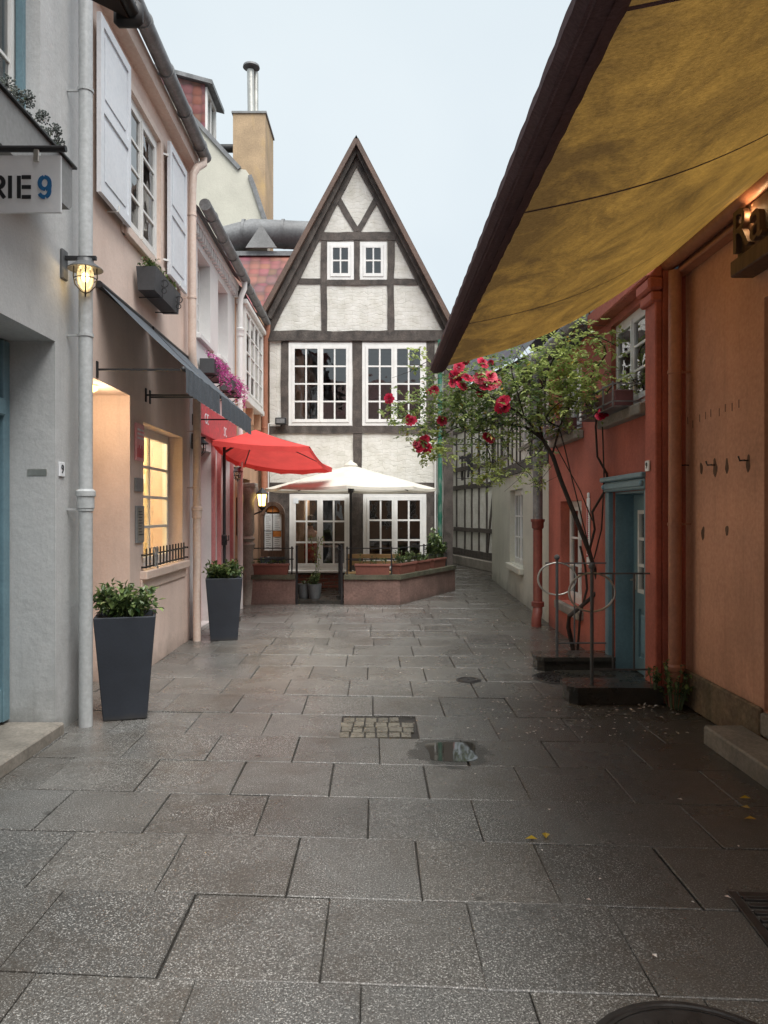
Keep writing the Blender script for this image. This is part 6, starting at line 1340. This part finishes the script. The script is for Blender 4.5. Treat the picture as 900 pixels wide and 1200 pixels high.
clumps = [ # px, py, d, radius_px, leaves, brightness
 (470,485,8.0,16,70,.45),(458,478,8.0,9,34,.5),(485,470,8.0,14,60,.4),(500,490,8.0,16,90,.4),(492,505,8.0,20,110,.5),(508,530,8.0,10,40,.6),(510,520,8.0,16,80,.75),(520,527,8.0,13,90,.85),(515,470,8.1,22,110,.4),(505,450,7.8,16,60,.35),(488,412,7.4,9,18,.7),(492,425,7.4,7,14,.6),
 (540,470,8.1,24,220,.3),(525,490,8.2,24,190,.45),(548,500,8.2,24,190,.4),(560,470,8.0,24,220,.3),(575,490,8.2,22,180,.35),(585,455,8.0,24,190,.4),(555,440,7.9,22,150,.3),(575,430,7.9,16,90,.3),(600,440,7.9,20,130,.45),
 (590,515,8.3,22,150,.45),(570,540,8.2,16,110,.7),(566,558,8.2,12,80,.8),(585,550,8.3,14,60,.7),(600,475,8.1,22,170,.35),(615,500,8.3,20,110,.3),(620,460,7.9,22,150,.45),(620,430,7.8,18,100,.6),(640,470,7.9,22,150,.5),
 (645,440,7.7,20,150,.65),(660,455,7.6,22,190,.75),(675,465,7.5,20,190,.85),(680,440,7.5,22,170,.75),(665,420,7.6,20,130,.65),(690,455,7.4,16,90,.8),(695,430,7.4,16,80,.7),(650,410,7.6,16,70,.75),(680,400,7.4,16,60,.75),(700,395,7.4,14,50,.8),(718,400,7.3,10,28,.8),(675,378,7.4,8,22,.9),
 (740,448,7.0,10,16,.8),(728,445,7.1,10,18,.7),(700,480,7.4,12,30,.5),(640,490,7.9,18,90,.4),(625,520,8.4,14,50,.35),(625,560,9.0,12,60,.6),(632,540,8.9,10,40,.55),(605,560,8.9,8,18,.6),(660,490,7.7,16,60,.5),(712,465,7.3,10,26,.5),(535,455,7.9,18,110,.35),(630,410,7.8,12,30,.7)]
for (px, py, d, rp_, n, br) in clumps:
    c0 = rl(px, py, d); rad = rp_*d/F*1.15
    k = max(3, int(n*2.0)//5)
    for _ in range(k):                        # a spray: short twig with five leaflets
        p = c0 + Vector((rng.gauss(0,.55)*rad, rng.gauss(0,.7)*max(rad,.12), rng.gauss(0,.55)*rad)); dr_ = (rv()+Vector((0,-.1,-.25))).normalized()
        b0 = max(0, min(1, rng.gauss(br, .22)))
        side = dr_.cross(Vector((0,0,1))).normalized() if abs(dr_.z) < .95 else Vector((1,0,0))
        for q in range(5):
            pos_ = p + dr_*(.022*(q//2+1)); dd_ = dr_*.6 + side*(0 if q == 4 else (1 if q%2 else -1)) + rv(.25)
            tgt = yl if rng.random() < .012 else lf
            leafpts(tgt, pos_, dd_, Vector((0,0,1))+rv(.6), rng.uniform(.034,.060), (max(0,min(1,b0+rng.uniform(-.12,.12))),0,0))
for i in range(26): leafpts(yl, rl(651,480,7.7)+rv(.08), rv(), Vector((0,0,1)), .05, (rng.random(),0,0))
lf.build('foliage', M['roseleaf'], RS, recalc=False); yl.build('yellow_leaves', M['yellowleaf'], RS, recalc=False)
blooms = [(534,441,7.7,9),(547,442,7.7,9),(538,430,7.7,7),(541,451,7.7,8),(566,425,7.7,8),(563,443,7.7,9),(574,441,7.7,9),(570,453,7.7,9),(578,449,7.7,8),(589,470,7.8,9),(592,477,7.8,7),(586,478,7.8,7),(509,457,7.9,6),(504,459,7.9,5),(456,467,7.9,6.5),(482,493,7.9,7.5),(518,493,8.0,6.5),(496,518,7.9,8),(500,525,7.9,7),(492,524,7.9,7),(571,512,8.1,6.5),(575,515,8.1,5),(707,484,7.2,7),(703,488,7.2,6),(546,424,7.7,5),(530,450,7.7,5),(535,433,7.8,5),(583,448,7.8,5),(562,462,7.8,5),(499,514,7.9,5),(488,520,7.9,5),(478,489,7.9,4),(575,425,7.8,4),(594,468,7.8,5)]
for i, (px, py, d, r_px) in enumerate(blooms):
    c0 = rl(px, py, d); r = r_px*d/F*.64; b_ = MB()
    ax = (Vector((rng.gauss(0,.4), -1, rng.gauss(.3,.4)))).normalized(); q1 = ax.cross(Vector((0,0,1))).normalized(); q2 = ax.cross(q1)
    for layer in range(5):
        k = 4+layer*2; rr = r*(.2+.2*layer); lean = .15+.22*layer
        for j in range(k):
            a = 2*PI*j/k + layer*1.1 + rng.uniform(-.2,.2); e = q1*math.cos(a)+q2*math.sin(a); s_ = ax.cross(e).normalized()
            up = ax*(1-lean)+e*lean; o_ = c0 + e*rr*.45; wdt = r*(.26+.07*layer); hgt = r*(.62-.02*layer); tn = (max(0,min(1,rng.gauss(.28+.13*layer,.15))),0,0)
            p0, p1 = o_-s_*wdt*.45, o_+s_*wdt*.45; m0, m1 = o_+up*hgt*.6-s_*wdt+e*.1*r, o_+up*hgt*.6+s_*wdt+e*.1*r; t0 = o_+up*hgt*1.0+e*(.18+.1*layer)*r
            b_.add([p0,p1,m1,t0+s_*wdt*.4,t0-s_*wdt*.4,m0], [(0,1,2,5),(5,2,3,4)], tn)
    b_.build('bloom', M['petal'], RS, recalc=False)
# fallen petals: uncountable litter
fp = MB(); n = 0
while n < 330:
    x = rng.gauss(1.45,.55); y = 5.2 + abs(rng.gauss(0,2.0)) if rng.random() < .8 else rng.uniform(2.2,12); 
    if x > 2.25 or x < -1.8 or (x > 1.5 and 6.1 < y < 7.8): n += .2; continue
    leafpts(fp, Vector((x,y,.008)), Vector((rng.gauss(0,1),rng.gauss(0,1),rng.uniform(0,.35))), Vector((0,0,1)), rng.uniform(.012,.03), (rng.random(),0,0)); n += 1
for k in range(40): leafpts(fp, Vector((2.05+rng.gauss(0,.12),6.0+rng.gauss(0,.12),.009)), Vector((rng.gauss(0,1),rng.gauss(0,1),.2)), Vector((0,0,1)), rng.uniform(.02,.04), (rng.random(),0,0))
kind(tag(fp.build('fallen_petals', M['fallen'], recalc=False), 'pale petals scattered over the wet slabs beneath the rose', 'petals'), 'stuff')
fl = MB()
for (px, py) in ((630,986),(880,938),(872,962),(868,948),(640,985)):
    p = at(px,py,1.6*F/(py-600)); p.z = .012; leafpts(fl, p, Vector((rng.gauss(0,1),rng.gauss(0,1),.15)), Vector((0,0,1)), .06, (rng.random(),0,0))
kind(tag(fl.build('fallen_leaves', M['yellowleaf'], recalc=False), 'a few yellowed leaves lying on the slabs', 'leaves'), 'stuff')

# ------------------------------------------------------------------ street behind the viewer
BB = thing('opposite_house', 'plastered house closing the lane behind the viewer', 'house', (3.6,-9,0), PI)
hs_ = [(x, x+1.0, z, z+1.5) for x in (.8,2.6,4.4) for z in (1.0,3.9)]
w = MB(); w.wall(0,7.2,0,6.2,.3,hs_); w.build('wall', M['beige'], BB); w = MB(); w.box(0,.3,.3,5,0,6.2); w.box(6.9,7.2,.3,5,0,6.2); w.build('side_wall', M['beige'], BB); w = MB(); w.add([(-.1,-.3,6.2),(7.3,-.3,6.2),(7.3,2.5,9),(-.1,2.5,9),(7.3,5,6.2),(-.1,5,6.2)], [(0,1,2,3),(3,2,4,5)]); w.build('roof', M['tile'], BB)
for q in hs_: window(BB, *q, .1, rows=3, sill=.05)
room(BB,.4,6.8,.2,2.9,.31,3); room(BB,.4,6.8,3.2,6,.31,3)

# ------------------------------------------------------------------ camera, light, world
cam = bpy.data.cameras.new('camera'); co_ = bpy.data.objects.new('camera', cam); C.objects.link(co_); co_.location = (0,0,1.6); co_.rotation_euler = (PI/2,0,0)
cam.sensor_fit = 'VERTICAL'; cam.sensor_height = 36; cam.lens = F/1200*36; cam.clip_start = .05; cam.clip_end = 2000; bpy.context.scene.camera = co_
SE, SA = 52, 200           # sun elevation, azimuth of the sun seen from above: from behind-left
sun = bpy.data.lights.new('sun', 'SUN'); sun.energy = 1.5; sun.angle = R(50); sun.color = (1,.97,.93); so = bpy.data.objects.new('sun', sun); C.objects.link(so)
sdir = Vector((.24,-.52,1.15)).normalized(); so.rotation_euler = sdir.to_track_quat('Z','Y').to_euler()
W = bpy.data.worlds.new('World'); bpy.context.scene.world = W; W.use_nodes = True; nt = W.node_tree; nt.nodes.clear()
out = nt.nodes.new('ShaderNodeOutputWorld'); bg = nt.nodes.new('ShaderNodeBackground'); sky = nt.nodes.new('ShaderNodeTexSky'); sky.sky_type = 'NISHITA'; sky.sun_disc = False
sky.sun_elevation = math.asin(sdir.z); sky.sun_rotation = math.atan2(sdir.x, sdir.y); sky.air_density = 1.0; sky.dust_density = 3.0; sky.ozone_density = 1.2
tc = nt.nodes.new('ShaderNodeTexCoord'); cl = tex(nt, tc.outputs['Generated'], 1.8, 4, .5)
cc = mixc(nt, ramp(nt, cl, .3, .7), (3.3,3.74,4.0), (3.85,4.22,4.38))            # overcast deck, same units as the sky texture
mx = nt.nodes.new('ShaderNodeMix'); mx.data_type = 'RGBA'; mx.inputs[0].default_value = .93
nt.links.new(sky.outputs[0], mx.inputs[6]); nt.links.new(cc, mx.inputs[7]); nt.links.new(mx.outputs[2], bg.inputs[0]); bg.inputs[1].default_value = .055
nt.links.new(bg.outputs[0], out.inputs[0])
sc = bpy.context.scene; sc.view_settings.view_transform = 'Standard'; sc.view_settings.look = 'None'; sc.view_settings.exposure = 2.0; sc.view_settings.gamma = 1
sc.render.engine = 'CYCLES'; sc.cycles.max_bounces = 8; sc.cycles.transparent_max_bounces = 12; sc.cycles.sample_clamp_indirect = 6
